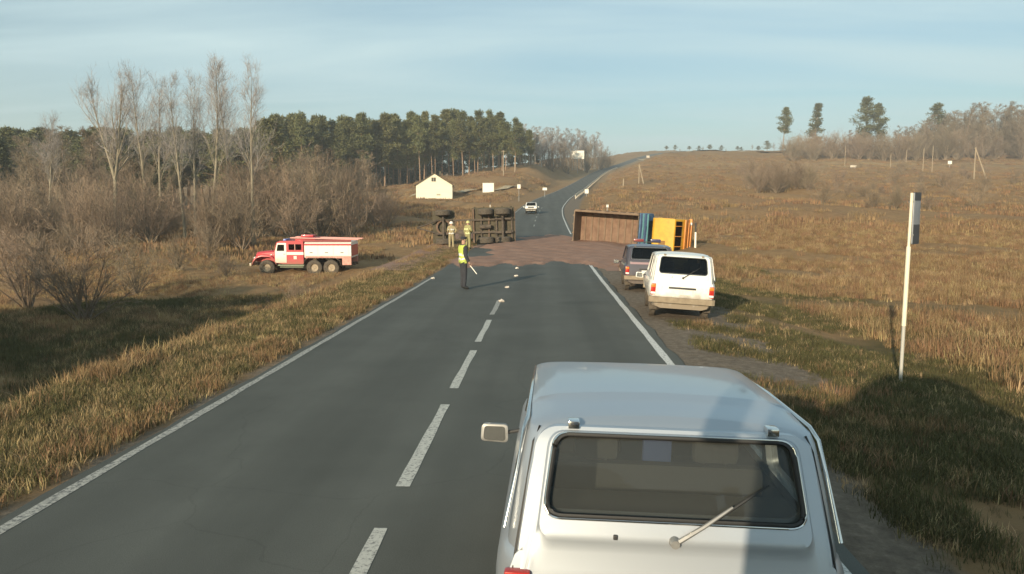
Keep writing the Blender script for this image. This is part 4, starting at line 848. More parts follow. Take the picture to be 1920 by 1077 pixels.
# ================================================================== FIRE TRUCK
RED = dirty_paint('fire_red', (.46, .028, .040), (.28, .17, .11), .55, 1.25, rough=.4, coat=.4); CREAMW = dirty_paint('fire_white', (.78, .76, .68), (.42, .33, .23), .7, 1.5, rough=.5, coat=.1)
PINK = nmat('faded_red', (.52, .20, .16), (.60, .36, .29), scale=5, rough=.6)
def big_wheel(t, x, y, r=.56, w=.30, rimm=None, tyre=M_RUBBER_D):
    s = 1 if x > 0 else -1
    o = MB().lathe([(-w/2, r*.52), (-w/2, r*.85), (-w*.36, r), (w*.36, r), (w/2, r*.85), (w/2, r*.52), (-w/2, r*.52)], 'x', n=26).build('wheel', tyre, t, 40); o.location = (x, y, r)
    MB().lathe([(s*.02, 0), (s*.05, r*.18), (s*.02, r*.24), (s*.03, r*.42), (s*w*.48, r*.53), (-s*w*.4, r*.52)], 'x', n=22).build('rim', rimm or M_STEEL, o, 40); return o
def fire_truck():
    x0 = gx(576, 55.0); t = thing('fire_truck', 'red and white six-wheeled fire truck standing in the dry grass left of the road', 'fire truck', (x0, 55.0, H(x0, 55)-.20), R(90))
    t.rotation_euler = (0, R(-1.0), R(92))
    # bonnet, wings
    MB().loft([[(x, y, z) for x, z in rpoly([(w, .95), (w, zt-.12), (w*.72, zt), (-w*.72, zt), (-w, zt-.12), (-w, .95)], .08, 4)] for y, w, zt in ((2.1, .78, 1.80), (2.9, .70, 1.74), (3.55, .62, 1.66), (3.68, .55, 1.58))]).build('bonnet', RED, t, 35)
    for s in (-1, 1):
        MB().loft([[(s*x, y, z) for x, z in ((.62, zt-.10), (.70, zt), (1.16, zt), (1.20, zt-.06), (1.20, zt-.16), (.62, zt-.16))] for y, zt in ((2.02, .95), (2.22, 1.32), (2.5, 1.50), (3.1, 1.52), (3.48, 1.40), (3.72, 1.10), (3.78, .92))]).build('wing', RED, t, 40)
        MB().lathe([(3.60, 0), (3.72, 0), (3.71, .10), (3.60, .13)], 'y', (s*.88, 0, 1.22), 16).build('headlight', M_WHITE_L, t, 40)
    MB().box((0, 3.70, 1.25), (.95, .08, .62), bev=.02).build('grille', M_DARKSTEEL, t); MB().box((0, 3.92, .78), (2.3, .14, .22), bev=.03).build('front_bumper', CREAMW, t, 30)
    # cab with crew compartment
    cab = MB().prism(rpoly([(2.14, .95), (2.14, 1.75), (1.96, 2.40), (1.7, 2.50), (.02, 2.50), (.02, .82), (1.5, .82)], .06), -1.18, 1.18, 'x').build('cab', RED, t, 35)
    MB().box((0, 2.06, 2.08), (2.0, .03, .52), M=Matrix.Rotation(R(15.5), 3, 'X')).build('windscreen', M_GLASS_D, cab)
    for s in (-1, 1):
        d = MB().prism(rpoly([(2.08, .92), (2.08, 1.74), (1.90, 2.36), (1.25, 2.36), (1.25, .92)], .04), s*1.185-.012, s*1.185+.012, 'x').build('door', CREAMW, t)
        MB().prism(rpoly([(1.96, 1.78), (1.86, 2.24), (1.40, 2.24), (1.40, 1.78)], .04), s*1.20-.006, s*1.20+.006, 'x').build('door_window', M_GLASS_D, d); MB().box((s*1.21, 1.40, 1.55), (.02, .14, .03)).build('handle', M_BLACKP, d)
        MB().box((s*1.185, .62, 1.60), (.022, 1.22, .20)).build('white_band', CREAMW, t)
        c = MB().box((s*1.185, .62, 2.06), (.022, .92, .42), bev=.01).build('crew_window', M_GLASS_D, t); MB().box((s*1.20, .62, 2.06), (.012, .05, .44)).build('window_bar', PINK, c)
        MB().box((s*1.187, .62, 1.30), (.02, .22, .24)).build('side_mark', CREAMW, t)
        MB().tube([(s*1.15, 2.2, 1.75), (s*1.42, 2.25, 1.95), (s*1.42, 2.25, 2.25)], .018, 5).box((s*1.42, 2.24, 2.1), (.16, .04, .3), bev=.01).build('mirror', M_BLACKP, t)
    # tank body with lockers
    b = MB().prism(rpoly([(-1.18, 1.28), (-1.18, 2.28), (-.95, 2.44), (.95, 2.44), (1.18, 2.28), (1.18, 1.28)], .06), -3.45, -.06, 'y').build('tank_body', CREAMW, t, 35)
    for s in (-1, 1):
        for k in range(3): 
            q = MB().box((s*1.19, -.55-k*1.12, 1.80), (.02, .98, .72), bev=.008).build('locker_door', CREAMW, t); MB().box((s*1.205, -.55-k*1.12, 1.66), (.02, .22, .05)).build('handle', M_DARKSTEEL, q)
        MB().box((s*1.19, -1.78, 1.33), (.02, 3.3, .16)).build('lower_band', PINK, t)
        MB().box((s*1.10, -3.12, 1.02), (.20, .66, .52), bev=.02).build('rear_locker', PINK, t)
        MB().box((s*1.08, .95, .74), (.22, 1.9, .06)).box((s*1.0, .95, .60), (.05, 1.7, .05)).build('running_board', nmat('pale_green_step', (.30, .34, .24), rough=.8) if s < 0 else M_DARKSTEEL, t)
        MB().loft([[(s*x, y, z) for x, z in ((.70, zt-.05), (1.2, zt-.05), (1.2, zt), (.70, zt))] for y, zt in ((.05, .80), (-.05, 1.12), (-.3, 1.30), (-2.3, 1.30), (-2.6, 1.10), (-2.68, .75))]).build('rear_wing', M_DARKSTEEL, t)
    MB().box((0, -3.46, 1.8), (2.1, .04, .8), bev=.01).build('rear_door', RED, t)
    for s in (-1, 1): MB().box((s*1.195, -1.75, 2.24), (.03, 3.4, .12)).build('upper_band', RED, t)
    # top: rails, ladders, hose box, beacon
    MB().box((0, -.05, 2.60), (1.7, 1.5, .26), bev=.05).build('hose_box', RED, t, 35); MB().box((.3, 0, 2.82), (.9, .9, .16), bev=.04).build('water_cannon_base', RED, t, 35)
    for x in (-1.0, .35):
        la = MB().tube([(x, 1.0, 2.72), (x, -3.95, 2.60)], .045, 6).tube([(x+.42, 1.0, 2.72), (x+.42, -3.95, 2.60)], .045, 6).build('ladder', nmat('ladder_paint', (.60, .30, .26), rough=.6), t, 60)
        for k in range(14): MB().tube([(x, .9-k*.36, 2.72-k*.0088), (x+.42, .9-k*.36, 2.72-k*.0088)], .022, 5).build('rung', PINK, la)
    for s in (-1, 1): MB().box((s*1.08, -1.7, 2.50), (.08, 3.5, .12), bev=.02).build('roof_rail', nmat('dark_red', (.25, .03, .03), rough=.5) if s < 0 else RED, t)
    MB().box((0, 1.55, 2.55), (1.1, .22, .12), bev=.03).build('beacon_bar', nmat('blue_beacon', (.10, .16, .45), rough=.3), t, 40)
    for x in (-.42, .42): MB().box((x, .0, .78), (.12, 7.2, .2)).build('chassis_rail', M_DARKSTEEL, t)
    MB().tube([(-.95, 2.75, .56), (.95, 2.75, .56)], .08, 8).build('front_axle', M_DARKSTEEL, t)
    for y in (-.72, -1.95): MB().tube([(-.95, y, .56), (.95, y, .56)], .09, 8).build('rear_axle', M_DARKSTEEL, t)
    rimm = nmat('dusty_rim', (.40, .33, .24), (.30, .24, .17), scale=8, rough=.9)
    for y in (2.75, -.72, -1.95):
        for s in (-1, 1): big_wheel(t, s*.98, y, .56, .30, rimm)
fire_truck()

# ================================================================== OVERTURNED TRUCK (open top faces the viewer) AND TRAILER
M_BED = nmat('bed_steel', (.150, .100, .066), (.230, .165, .112), scale=1.4, rough=.85, c3=(.185, .128, .085)); M_BEDIN = nmat('bed_inside', (.150, .088, .058), (.235, .150, .100), scale=2.2, rough=.9)
YEL = nmat('cab_yellow', (.64, .36, .028), (.50, .27, .024), scale=3, rough=.45, coat=.2); ORA = nmat('cab_orange', (.60, .23, .03), (.50, .18, .025), scale=4, rough=.5); TARP = nmat('blue_tarp', (.045, .10, .20), (.11, .19, .29), scale=2.5, rough=.8, stretch=(1, 1, 3))
def over_matrix(loc, cols, tilt):
    M = Matrix((cols[0], cols[1], cols[2])).transposed().to_4x4(); return Matrix.Translation(loc) @ Matrix.Rotation(tilt, 4, 'Y') @ M
def overturned_truck():
    Y = 55.8; xa = gx(1077, Y); L = gx(1302, Y)-xa
    t = thing('overturned_truck', 'dump truck with yellow cab lying on its side across the right edge of the road', 'truck')
    t.matrix_world = over_matrix(Vector((xa, Y, .16)), ((0, 0, -1), (1, 0, 0), (0, -1, 0)), R(3.6)) @ Matrix.Translation((-1.32, 0, -2.3))
    t.matrix_world = Matrix.Translation((xa, Y, 0)) @ Matrix.Rotation(R(-25), 4, 'Z') @ Matrix.Translation((-xa, -Y, 0)) @ t.matrix_world
    w = 1.30
    # load bed: y 0..5.0
    MB().box((0, 2.45, 1.16), (2*w, 4.9, .08)).build('bed_floor', M_BEDIN, t)
    for s in (-1, 1):
        sd_ = MB().box((s*w, 2.45, 1.85), (.07, 4.9, 1.36)).build('side_board', M_BED, t)
        MB().box((s*(w+.01), 2.45, 2.55), (.16, 4.9, .10), bev=.02).build('top_rail', M_BED, sd_); MB().box((s*(w+.06), 2.45, 1.22), (.10, 4.9, .10)).build('lower_rail', M_BED, sd_)
        for k in range(8): MB().box((s*(w+.07), .25+k*.63, 1.85), (.09, .09, 1.30)).build('side_rib', M_BED, sd_)
    tgm = MB().box((0, -.03, 1.85), (2*w+.02, .07, 1.40)).build('tailgate', M_BED, t)
    for k in range(4): MB().box((-.95+k*.63, -.10, 1.85), (.09, .09, 1.38)).build('tailgate_rib', M_BED, tgm)
    for k in range(9): MB().box((0, .35+k*.52, 1.225), (2*w-.1, .12, .06), bev=.01).build('floor_rib', M_BED, t)
    fb = MB().box((0, 4.93, 1.95), (2*w+.06, .08, 1.65)).build('front_board', M_DARKSTEEL, t)
    # rolled blue tarpaulin against the front board
    MB().loft([[(x, 5.02+dy*f, 1.25+z*1.55) for dy, z in ((0, 0), (.62, 0), (.75, .5), (.62, 1.0), (0, 1.02), (-.03, .5))] for x, f in ((-1.42, .8), (-.95, 1.0), (-.4, .82), (.2, 1.02), (.8, .86), (1.30, .95))]).build('tarpaulin', TARP, t, 25)
    for k in range(4): MB().tube([(-1.40, 5.14+.16*k, 2.83), (-.5, 5.18+.16*k, 2.88+.03*(k % 2)), (.4, 5.14+.17*k, 2.85), (1.28, 5.2+.15*k, 2.80)], .055, 6).build('tarpaulin_fold', nmat('tarp_fold', (.08, .22, .24) if k % 2 else (.03, .06, .13), rough=.8), t, 60)
    # cab: y 5.95..8.1
    cab = MB().prism(rpoly([(5.95, .75), (5.95, 2.72), (6.1, 2.82), (7.55, 2.82), (7.85, 2.15), (7.98, 1.70), (7.98, .75)], .10), -1.17, 1.17, 'x').build('cab', YEL, t, 35)
    MB().box((.62, 6.72, 2.832), (.52, .46, .04), bev=.015).build('roof_hatch', nmat('hatch', (.22, .11, .02), rough=.7), cab)
    MB().box((0, 7.75, 2.50), (2.05, .03, .62), M=Matrix.Rotation(R(24), 3, 'X')).build('windscreen', M_GLASS_D, cab)
    for x in (-.70, .0, .70): MB().box((x, 7.77, 2.50), (.05, .05, .66), M=Matrix.Rotation(R(24), 3, 'X')).build('windscreen_pillar', ORA, cab)
    MB().box((0, 8.02, 1.35), (2.30, .12, 1.05), bev=.05).build('front_panel', ORA, t, 35)
    MB().box((0, 8.16, 1.35), (1.9, .06, .16)).build('front_trim', ORA, t); MB().box((0, 8.14, .82), (2.42, .24, .30), bev=.05).build('bumper', ORA, t, 35)
    for s in (-1, 1):
        MB().lathe([(8.18, 0), (8.27, 0), (8.26, .10), (8.16, .12)], 'y', (s*.85, 0, .95), 14).build('headlight', M_WHITE_L, t, 40)
        d = MB().box((s*1.18, 6.85, 1.80), (.03, 1.15, 1.60), bev=.01).build('door', YEL, t); MB().box((s*1.20, 6.95, 2.25), (.02, .85, .55), bev=.01).build('door_window', M_GLASS_D, d)
    for x in (-.42, .42): MB().box((x, 3.6, .85), (.14, 8.6, .26)).build('chassis_rail', M_DARKSTEEL, t)
    for y in (.9, 2.25, 6.9):
        MB().tube([(-1.0, y, .52), (1.0, y, .52)], .09, 8).build('axle', M_DARKSTEEL, t)
        for s in (-1, 1): big_wheel(t, s*1.02, y, .52, .30)
    MB().tube([(.6, 5.4, .8), (.6, 5.5, 1.4)], .12, 10).build('exhaust', M_DARKSTEEL, t); MB().box((-.9, 4.2, .75), (.5, 1.0, .5), bev=.06).build('fuel_tank', M_DARKSTEEL, t, 40)
overturned_truck()
def overturned_trailer():
    Y = 54.0; xr = gx(966, Y); t = thing('overturned_trailer', 'dark truck trailer lying on its side with axles and underside towards the viewer', 'trailer')
    t.matrix_world = over_matrix(Vector((xr, Y, float(ZR(Y))-.02)), ((0, 0, -1), (-1, 0, 0), (0, 1, 0)), R(-1.5)) @ Matrix.Rotation(R(-4), 4, 'X') @ Matrix.Translation((-1.36, 0, -.4))
    O = nmat('olive_steel', (.050, .045, .028), (.10, .082, .052), scale=2, rough=.85); B = nmat('rusty_brown', (.12, .075, .050), (.20, .135, .095), scale=2, rough=.9)
    # y 0 at the right (rear), 5.9 at the left (draw-bar turntable)
    for x in (-.45, .45): MB().box((x, 2.95, .86), (.13, 5.7, .22)).build('chassis_rail', M_DARKSTEEL, t)
    for k in range(6): MB().box((0, .2+k*.55, .90), (2.5, .10, .14)).build('cross_member', B if k % 2 else M_DARKSTEEL, t)
    MB().box((0, 1.5, 1.02), (2.56, 3.0, .06)).build('bed_floor', O, t)
    for s in (-1, 1):
        sb = MB().box((s*1.30, 1.5, 1.55), (.06, 3.0, 1.05)).build('side_board', O if s < 0 else B, t)
        for k in range(5): MB().box((s*1.36, .2+k*.66, 1.55), (.08, .08, 1.0)).build('side_rib', O, sb)
    MB().box((0, -.02, 1.55), (2.6, .06, 1.05)).build('tailgate', B, t); MB().box((0, 3.02, 1.55), (2.6, .06, 1.05)).build('front_board', O, t)
    MB().box((-.9, 1.0, .70), (.5, .9, .36), bev=.05).build('tool_box', O, t, 40); MB().lathe([(-.4, .0), (-.4, .16), (.4, .16), (.4, 0)], 'y', (.05, 2.1, .68), 14).build('air_tank', M_DARKSTEEL, t, 40)
    MB().tube([(-1.05, .85, .50), (1.05, .85, .50)], .08, 8).build('rear_axle', M_DARKSTEEL, t); MB().tube([(-1.05, 5.1, .50), (1.05, 5.1, .50)], .08, 8).build('front_axle', M_DARKSTEEL, t)
    for x in (-.5, .5):
        for y in (.85, 5.1): MB().loft([[(x+dx, y+dy, .60+.05*(1-(dy/.6)**2)+dz) for dx, dz in ((-.05, 0), (.05, 0), (.05, .10), (-.05, .10))] for dy in (-.6, -.3, 0, .3, .6)]).build('leaf_spring', M_DARKSTEEL, t)
    MB().lathe([(.70, .42), (.70, .55), (.80, .55), (.80, .42), (.70, .42)], 'z', (0, 5.1, 0), 24).build('turntable', B, t, 40)
    MB().tube([(-.5, 5.4, .62), (0, 7.0, .55)], .05, 6).tube([(.5, 5.4, .62), (0, 7.0, .55)], .05, 6).build('draw_bar', M_DARKSTEEL, t, 60)
    MB().box((0, 5.1, 1.0), (2.35, 1.6, .14)).build('front_deck', O, t); MB().box((-.15, 5.1, 1.3), (1.9, 1.3, .5), bev=.05).build('front_box', O, t, 35); MB().box((.55, 3.6, .72), (.6, .9, .3), bev=.06).build('spare_carrier', M_DARKSTEEL, t, 35)
    for y in (.85, 2.05, 5.1):
        for s in (-1, 1): big_wheel(t, s*1.02, y, .56, .46 if y < 3 else .40, M_DARKSTEEL)
overturned_trailer()

# ================================================================== PEOPLE
def person(name, label, loc, rz, h, pose, top, legs, skin=(.42, .25, .17), vest=None, vest_label=None, hat=None, hatmat=None, stripes=None):
    t = thing(name, label, 'person', loc, rz); S = h/1.76; P = dict(pelvis=(0, 0, .96), spine=(0, .01, 1.12), chest=(0, .0, 1.34), neck=(0, .0, 1.50), chin=(0, .025, 1.585), head=(0, .02, 1.69),
        shl=(-.18, 0, 1.43), shr=(.18, 0, 1.43), hipl=(-.095, 0, .91), hipr=(.095, 0, .91)); P.update(pose)
    Rd = dict(pelvis=(.155, .115), spine=(.145, .105), chest=(.165, .115), neck=(.058, .06), chin=(.066, .078), head=(.080, .095), shl=(.072, .07), shr=(.072, .07), ell=(.048, .048), elr=(.048, .048), wrl=(.033, .036), wrr=(.033, .036), hal=(.024, .040), har=(.024, .040),
        hipl=(.095, .10), hipr=(.095, .10), knl=(.066, .068), knr=(.066, .068), anl=(.046, .05), anr=(.046, .05), tol=(.042, .035), tor=(.042, .035))
    E = [('pelvis', 'spine'), ('spine', 'chest'), ('chest', 'neck'), ('neck', 'chin'), ('chin', 'head'), ('chest', 'shl'), ('chest', 'shr'), ('shl', 'ell'), ('shr', 'elr'), ('ell', 'wrl'), ('elr', 'wrr'), ('wrl', 'hal'), ('wrr', 'har'), ('pelvis', 'hipl'), ('pelvis', 'hipr'), ('hipl', 'knl'), ('hipr', 'knr'), ('knl', 'anl'), ('knr', 'anr'), ('anl', 'tol'), ('anr', 'tor')]
    ks = list(P); ix = {k: i for i, k in enumerate(ks)}; me = bpy.data.meshes.new('b'); me.from_pydata([Vector(P[k]) for k in ks], [(ix[a], ix[b]) for a, b in E], [])
    o = bpy.data.objects.new('tmp', me); COL.objects.link(o); md = o.modifiers.new('s', 'SKIN'); md.use_smooth_shade = True
    for k in ks:
        sv = me.skin_vertices[0].data[ix[k]]; sv.radius = Rd[k]; sv.use_root = (k == 'pelvis')
    o.modifiers.new('u', 'SUBSURF').levels = 2; o.modifiers['u'].render_levels = 2
    dg = bpy.context.evaluated_depsgraph_get(); dg.update(); bme = bpy.data.meshes.new_from_object(o.evaluated_get(dg)); bpy.data.objects.remove(o, do_unlink=True)
    mb = MB(); mb.V = [tuple(v.co) for v in bme.vertices]; mb.Fc = [tuple(p.vertices) for p in bme.polygons]; nbody = len(mb.Fc)
    # fingers, thumb, nose, ears
    for s, w_, a_ in ((-1, 'wrl', 'hal'), (1, 'wrr', 'har')):
        d = (Vector(P[a_])-Vector(P[w_])).normalized(); fy = Vector((0, 1, 0))
        for k, ln in enumerate((.075, .085, .08, .06)):
            b0 = Vector(P[a_])+fy*(.033-.022*k)+d*.02; mb.tube([b0, b0+d*ln*.55+Vector((-s*.006, 0, 0)), b0+d*ln+Vector((-s*.024, 0, 0))], [.010, .009, .006], 5)
        b0 = Vector(P[w_])+d*.03+fy*.03; mb.tube([b0, b0+d*.035+fy*.028, b0+d*.07+fy*.035], [.012, .011, .008], 5)
    hd = Vector(P['head']); mb.tube([hd+Vector((0, .085, .0)), hd+Vector((0, .118, -.035)), hd+Vector((0, .085, -.05))], [.008, .015, .010], 5)
    for s in (-1, 1): mb.tube([hd+Vector((s*.075, .0, .01)), hd+Vector((s*.092, -.005, -.01)), hd+Vector((s*.075, .0, -.05))], [.012, .016, .010], 5)
    for s in (-1, 1): mb.box(hd+Vector((s*.032, .088, .012)), (.022, .012, .010))
    bm_ = mb.mesh('body', 60); M_SK = nmat('skin', skin, rough=.6)
    bm_.materials.append(M_SK); body = mkobj('body', bm_, None, t); body.scale = (S, S, S)
    def layer(nm, mat, test, off, par=body):
        sel = [p for p in bme.polygons if test(p.center)]; vi = sorted({v for p in sel for v in p.vertices}); mp_ = {v: i for i, v in enumerate(vi)}
        m2 = MB(); m2.V = [tuple(bme.vertices[v].co+bme.vertices[v].normal*off) for v in vi]; m2.Fc = [tuple(mp_[v] for v in p.vertices) for p in sel]
        me2 = bpy.data.meshes.new(nm); me2.from_pydata(m2.V, [], m2.Fc); me2.polygons.foreach_set('use_smooth', [True]*len(me2.polygons)); return mkobj(nm, me2, mat, par)
    wr = [Vector(P['wrl']), Vector(P['wrr'])]; ank = max(P['anl'][2], P['anr'][2])
    hand = lambda c: any((c-w).length < .055 or (c-Vector(P[k])).length < .12 for w, k in zip(wr, ('hal', 'har')))
    layer('trousers', legs, lambda c: .10 < c.z < 1.02 and abs(c.x) < .27 and not hand(c), .014)
    layer('boots', M_BLACKP, lambda c: c.z < .16, .010)
    jk = layer('jacket', top, lambda c: c.z > .93 and c.z < 1.53 and not hand(c) or (c.z > .80 and abs(c.x) > .225 and not hand(c)), .022)
    if vest: 
        v = layer('vest', vest, lambda c: .92 < c.z < 1.49 and abs(c.x) < .20, .034)
        if stripes: layer('reflective_stripe', stripes, lambda c: (1.02 < c.z < 1.07 or 1.16 < c.z < 1.22) and abs(c.x) < .20, .038)
    elif stripes: layer('reflective_stripe', stripes, lambda c: (.98 < c.z < 1.04 or 1.24 < c.z < 1.30) and abs(c.x) < .22, .027)
    if hat == 'cap': 
        hh = MB().lathe([(.02, .098), (.055, .104), (.085, .12), (.10, .10), (.105, 0)], 'z', hd, 18).add([hd+Vector(v) for v in ((-.08, .07, .03), (.08, .07, .03), (.06, .16, .01), (-.06, .16, .01), (-.08, .07, .04), (.08, .07, .04), (.06, .16, .02), (-.06, .16, .02))], [(0, 1, 2, 3), (4, 5, 6, 7), (2, 3, 7, 6), (0, 3, 7, 4), (1, 2, 6, 5)]).build('cap', hatmat, body, 50)
    elif hat == 'helmet':
        MB().lathe([(-.03, .135), (-.02, .135), (.02, .118), (.07, .105), (.11, .07), (.125, 0)], 'z', hd, 18).build('helmet', hatmat, body, 50)
    else: layer('hair', nmat('hair', (.05, .035, .022), rough=.8), lambda c: c.z > hd.z+.01 or (c.z > hd.z-.07 and c.y < hd.y-.02 and (c-hd).length < .15), .012)
    bpy.data.meshes.remove(bme); return t
DARKU = nmat('dark_uniform', (.025, .027, .034), (.04, .042, .05), scale=9, rough=.9); HIVIS = nmat('hi_vis_yellow', (.50, .58, .10), (.42, .50, .11), scale=6, rough=.7); REFL = nmat('reflective_tape', (.72, .72, .68), rough=.4)
KHAKI = nmat('fire_coat', (.36, .30, .17), (.28, .23, .13), scale=7, rough=.9); KHAKI2 = nmat('fire_coat_olive', (.33, .31, .14), (.24, .22, .10), scale=7, rough=.9)
def stand(arm_l, arm_r, st=.10, fwd=0.0):
    d = dict(knl=(-st, .015+fwd, .50), knr=(st, .02-fwd, .50), anl=(-st-.01, -.01+fwd*1.6, .09), anr=(st+.01, -.01-fwd*1.6, .09), tol=(-st-.03, .15+fwd*1.6, .04), tor=(st+.03, .15-fwd*1.6, .04))
    d.update(ell=arm_l[0], wrl=arm_l[1], hal=arm_l[2], elr=arm_r[0], wrr=arm_r[1], har=arm_r[2]); return d
down_l = ((-.245, -.02, 1.16), (-.25, .05, .92), (-.245, .08, .84)); down_r = ((.245, -.02, 1.16), (.25, .05, .92), (.245, .08, .84))
hip_r = ((.34, -.06, 1.20), (.22, .08, 1.04), (.16, .10, 1.0)); front_l = ((-.25, .02, 1.17), (-.16, .24, 1.12), (-.10, .29, 1.12))
pz = at(869, 543, 26.0); pp = thing
o = person('person', 'police officer in dark uniform and yellow hi-vis vest standing on the road', (pz.x, 26.0, .0), R(-60), 1.80, stand(down_l, ((.245, -.02, 1.16), (.25, .10, .93), (.245, .14, .86)), .085), DARKU, DARKU, vest=HIVIS, stripes=REFL, hat='cap', hatmat=DARKU)
hb = MB().tube([(0, 0, 0), (.10, .04, -.01), (.38, .12, -.03)], [.014, .016, .014], 8).build('baton', M_WHITE, None, 50); tag(hb, 'short white traffic baton in the police officer\'s right hand', 'baton')
hb.matrix_world = Matrix.Translation((pz.x, 26.0, 0)) @ Matrix.Rotation(R(-60), 4, 'Z') @ Matrix.Scale(1.80/1.76, 4) @ Matrix.Translation((.235, .15, .815)) @ Matrix.Rotation(R(40), 4, 'Y')
x1 = gx(846, 50.6); person('person', 'firefighter in pale khaki coat and white helmet beside the overturned trailer', (x1, 50.6, max(H(x1, 50.6), float(ZR(50.6)) if abs(x1+1.2) < 3.7 else -9)), R(15), 1.78, stand(front_l, hip_r, .11), KHAKI, KHAKI, hat='helmet', hatmat=nmat('helmet_white', (.85, .82, .72), rough=.4), stripes=REFL)
x2 = gx(877, 49.2); person('person', 'firefighter in olive coat with bright stripes, right of the white-helmeted one', (x2, 49.2, max(H(x2, 49.2), float(ZR(49.2)))), R(-30), 1.80, stand(down_l, front_l if False else ((.27, .0, 1.18), (.20, .22, 1.10), (.15, .29, 1.10)), .11), KHAKI2, KHAKI2, hat='helmet', hatmat=nmat('helmet_yellow', (.52, .50, .20), rough=.4), stripes=nmat('lime_tape', (.70, .74, .38), rough=.5))

# ================================================================== HOUSE, SIGNS, POLES, GUARD RAIL, DEBRIS
def house():
    Y = 168.0; x0 = gx(781, Y); x1 = gx(848, Y); w = x1-x0; xc = (x0+x1)/2; zb = at(815, 373, Y).z
    t = thing('house', 'small cream gabled house with dark roof below the pine wood', 'house', (xc, Y, zb), R(6))
    CR = nmat('cream_siding', (.80, .745, .58), (.74, .68, .52), scale=1.0, rough=.8, stretch=(.2, .2, 6)); RF = nmat('dark_roof', (.060, .050, .030), (.09, .075, .045), scale=2, rough=.8)
    e, r = 3.05, 5.55; W2 = w/2
    MB().prism([(-W2, 0), (W2, 0), (W2, e), (0, r), (-W2, e)], 0, 9, 'y').build('wall', CR, t)
    for s in (-1, 1): MB().add([(s*(W2+.35), -.35, e-.22), (0, -.35, r+.04), (0, 9.3, r+.04), (s*(W2+.35), 9.3, e-.22), (s*(W2+.35), -.35, e-.08), (0, -.35, r+.20), (0, 9.3, r+.20), (s*(W2+.35), 9.3, e-.08)], [(0, 1, 2, 3), (4, 5, 6, 7), (0, 1, 5, 4), (3, 2, 6, 7), (0, 3, 7, 4), (1, 2, 6, 5)]).build('roof', RF, t)
    wd = MB().box((-.1, -.03, r-1.30), (.95, .05, .90)).build('window', nmat('window_dark', (.05, .045, .035), rough=.3), t); MB().box((-.1, -.06, r-.82), (1.15, .06, .08)).box((-.1, -.06, r-1.78), (1.15, .08, .08)).box((-.1, -.065, r-1.3), (.05, .05, .9)).build('window_frame', CR, wd)
    MB().box((.95, -.04, .92), (.85, .05, .34)).build('lower_window', nmat('window_grey', (.38, .34, .26), rough=.4), t)
    MB().box((0, .3, -.45), (w-.4, .5, .9)).build('foundation', nmat('foundation', (.16, .125, .085), rough=.9), t)
    MB().box((.55, -.2, -.55), (.5, .3, 1.1)).build('foundation_post', nmat('post_dark', (.07, .055, .04), rough=.9), t)
    MB().box((1.2, 5, r+.3), (.5, .5, 1.0)).build('chimney', RF, t)
house()
def board(name, label, px, py0, py1, wpx, Y, posts=(0,), cat='billboard', mat=None, pm_=None):
    c = at(px, (py0+py1)/2, Y); hh = (py1-py0)/F*Y; w = wpx/F*Y; g = H(c.x, Y); t = thing(name, label, cat, (c.x, Y, g)); zc = c.z-g
    b = MB().box((0, 0, zc), (w, .12, hh), bev=.02).build('panel', mat or M_WHITE, t); MB().box((0, -.05, zc+hh/2), (w+.06, .16, .06)).box((0, -.05, zc-hh/2), (w+.06, .16, .06)).build('panel_frame', M_STEEL, b)
    for q in posts: MB().tube([(q*w, .12, -.3), (q*w, .12, zc+hh*.3)], max(.06, .012*w+.05), 8).build('post', pm_ or M_STEEL, t)
    return t
M_DULL = nmat('weathered_board', (.52, .47, .38), rough=.8)
board('billboard', 'wide white billboard on a single post beside the birches', 1083, 283, 298, 24, 400)
board('billboard', 'white billboard standing right of the cream house', 915.5, 343.5, 361, 21, 186, (-.3, .3))
board('roadside_sign', 'tiny white sign low on the bank left of the climbing road', 1021.5, 352, 357, 8, 170, (0,), 'sign')
board('roadside_sign', 'pale square sign on a post, right of the white billboard by the house', 973, 346, 354, 6, 150, (0,), 'sign')
board('roadside_sign', 'white sign at the near end of the guard rail', 1100, 355, 363, 7, 176, (0,), 'sign')
board('roadside_sign', 'white marker post beyond the overturned truck bed', 1139, 384, 389, 4, 100, (0,), 'sign')
board('roadside_sign', 'white sign near the posts on the right hillside', 1781, 302, 308, 7, 300, (0,), 'sign')
board('roadside_sign', 'small white board low on the right hillside left of the poles', 1600, 310, 314, 11, 290, (-.3, .3), 'sign', M_DULL)
board('roadside_sign', 'tiny white marker far along the road at the crest', 1215, 292, 296, 6, 560, (0,), 'sign', M_DULL)
board('roadside_sign', 'tiny yellow marker on the far crest right of the road', 1285, 288, 295, 7, 560, (0,), 'sign', YEL)
M_POLE = nmat('weathered_pole', (.36, .29, .20), (.27, .215, .15), scale=3, rough=.9, stretch=(1, 1, .3))
def pole(label, px, y0, y1, Y, r=.14, stay=None, arms=True):
    a = on(px, Y); zt = at(px, y0, Y).z-a.z; t = thing('utility_pole', label, 'pole', a)
    MB().tube([(0, 0, -.4), (.02, 0, zt)], [r, r*.75], 8).build('shaft', M_POLE, t, 60)
    if arms: MB().box((0, 0, zt-.35), (1.1, .10, .10)).build('crossarm', M_POLE, t)
    if stay is not None: s = on(stay, Y-1); MB().tube([s-a, Vector((.05, -.05, zt*.93))], [r, r*.8], 8).build('stay', M_POLE, t, 60)
pole('pole with a slanting stay right of the road, nearest the guard rail', 1197, 308, 350, 205, .16, 1206)
pole('short pole below the road, left of the stayed pole by the guard rail', 1168, 335, 368, 190, .18, None, False)
pole('A-shaped pole with slanting stay on the right hillside', 1822, 276, 322, 215, .20, 1846)
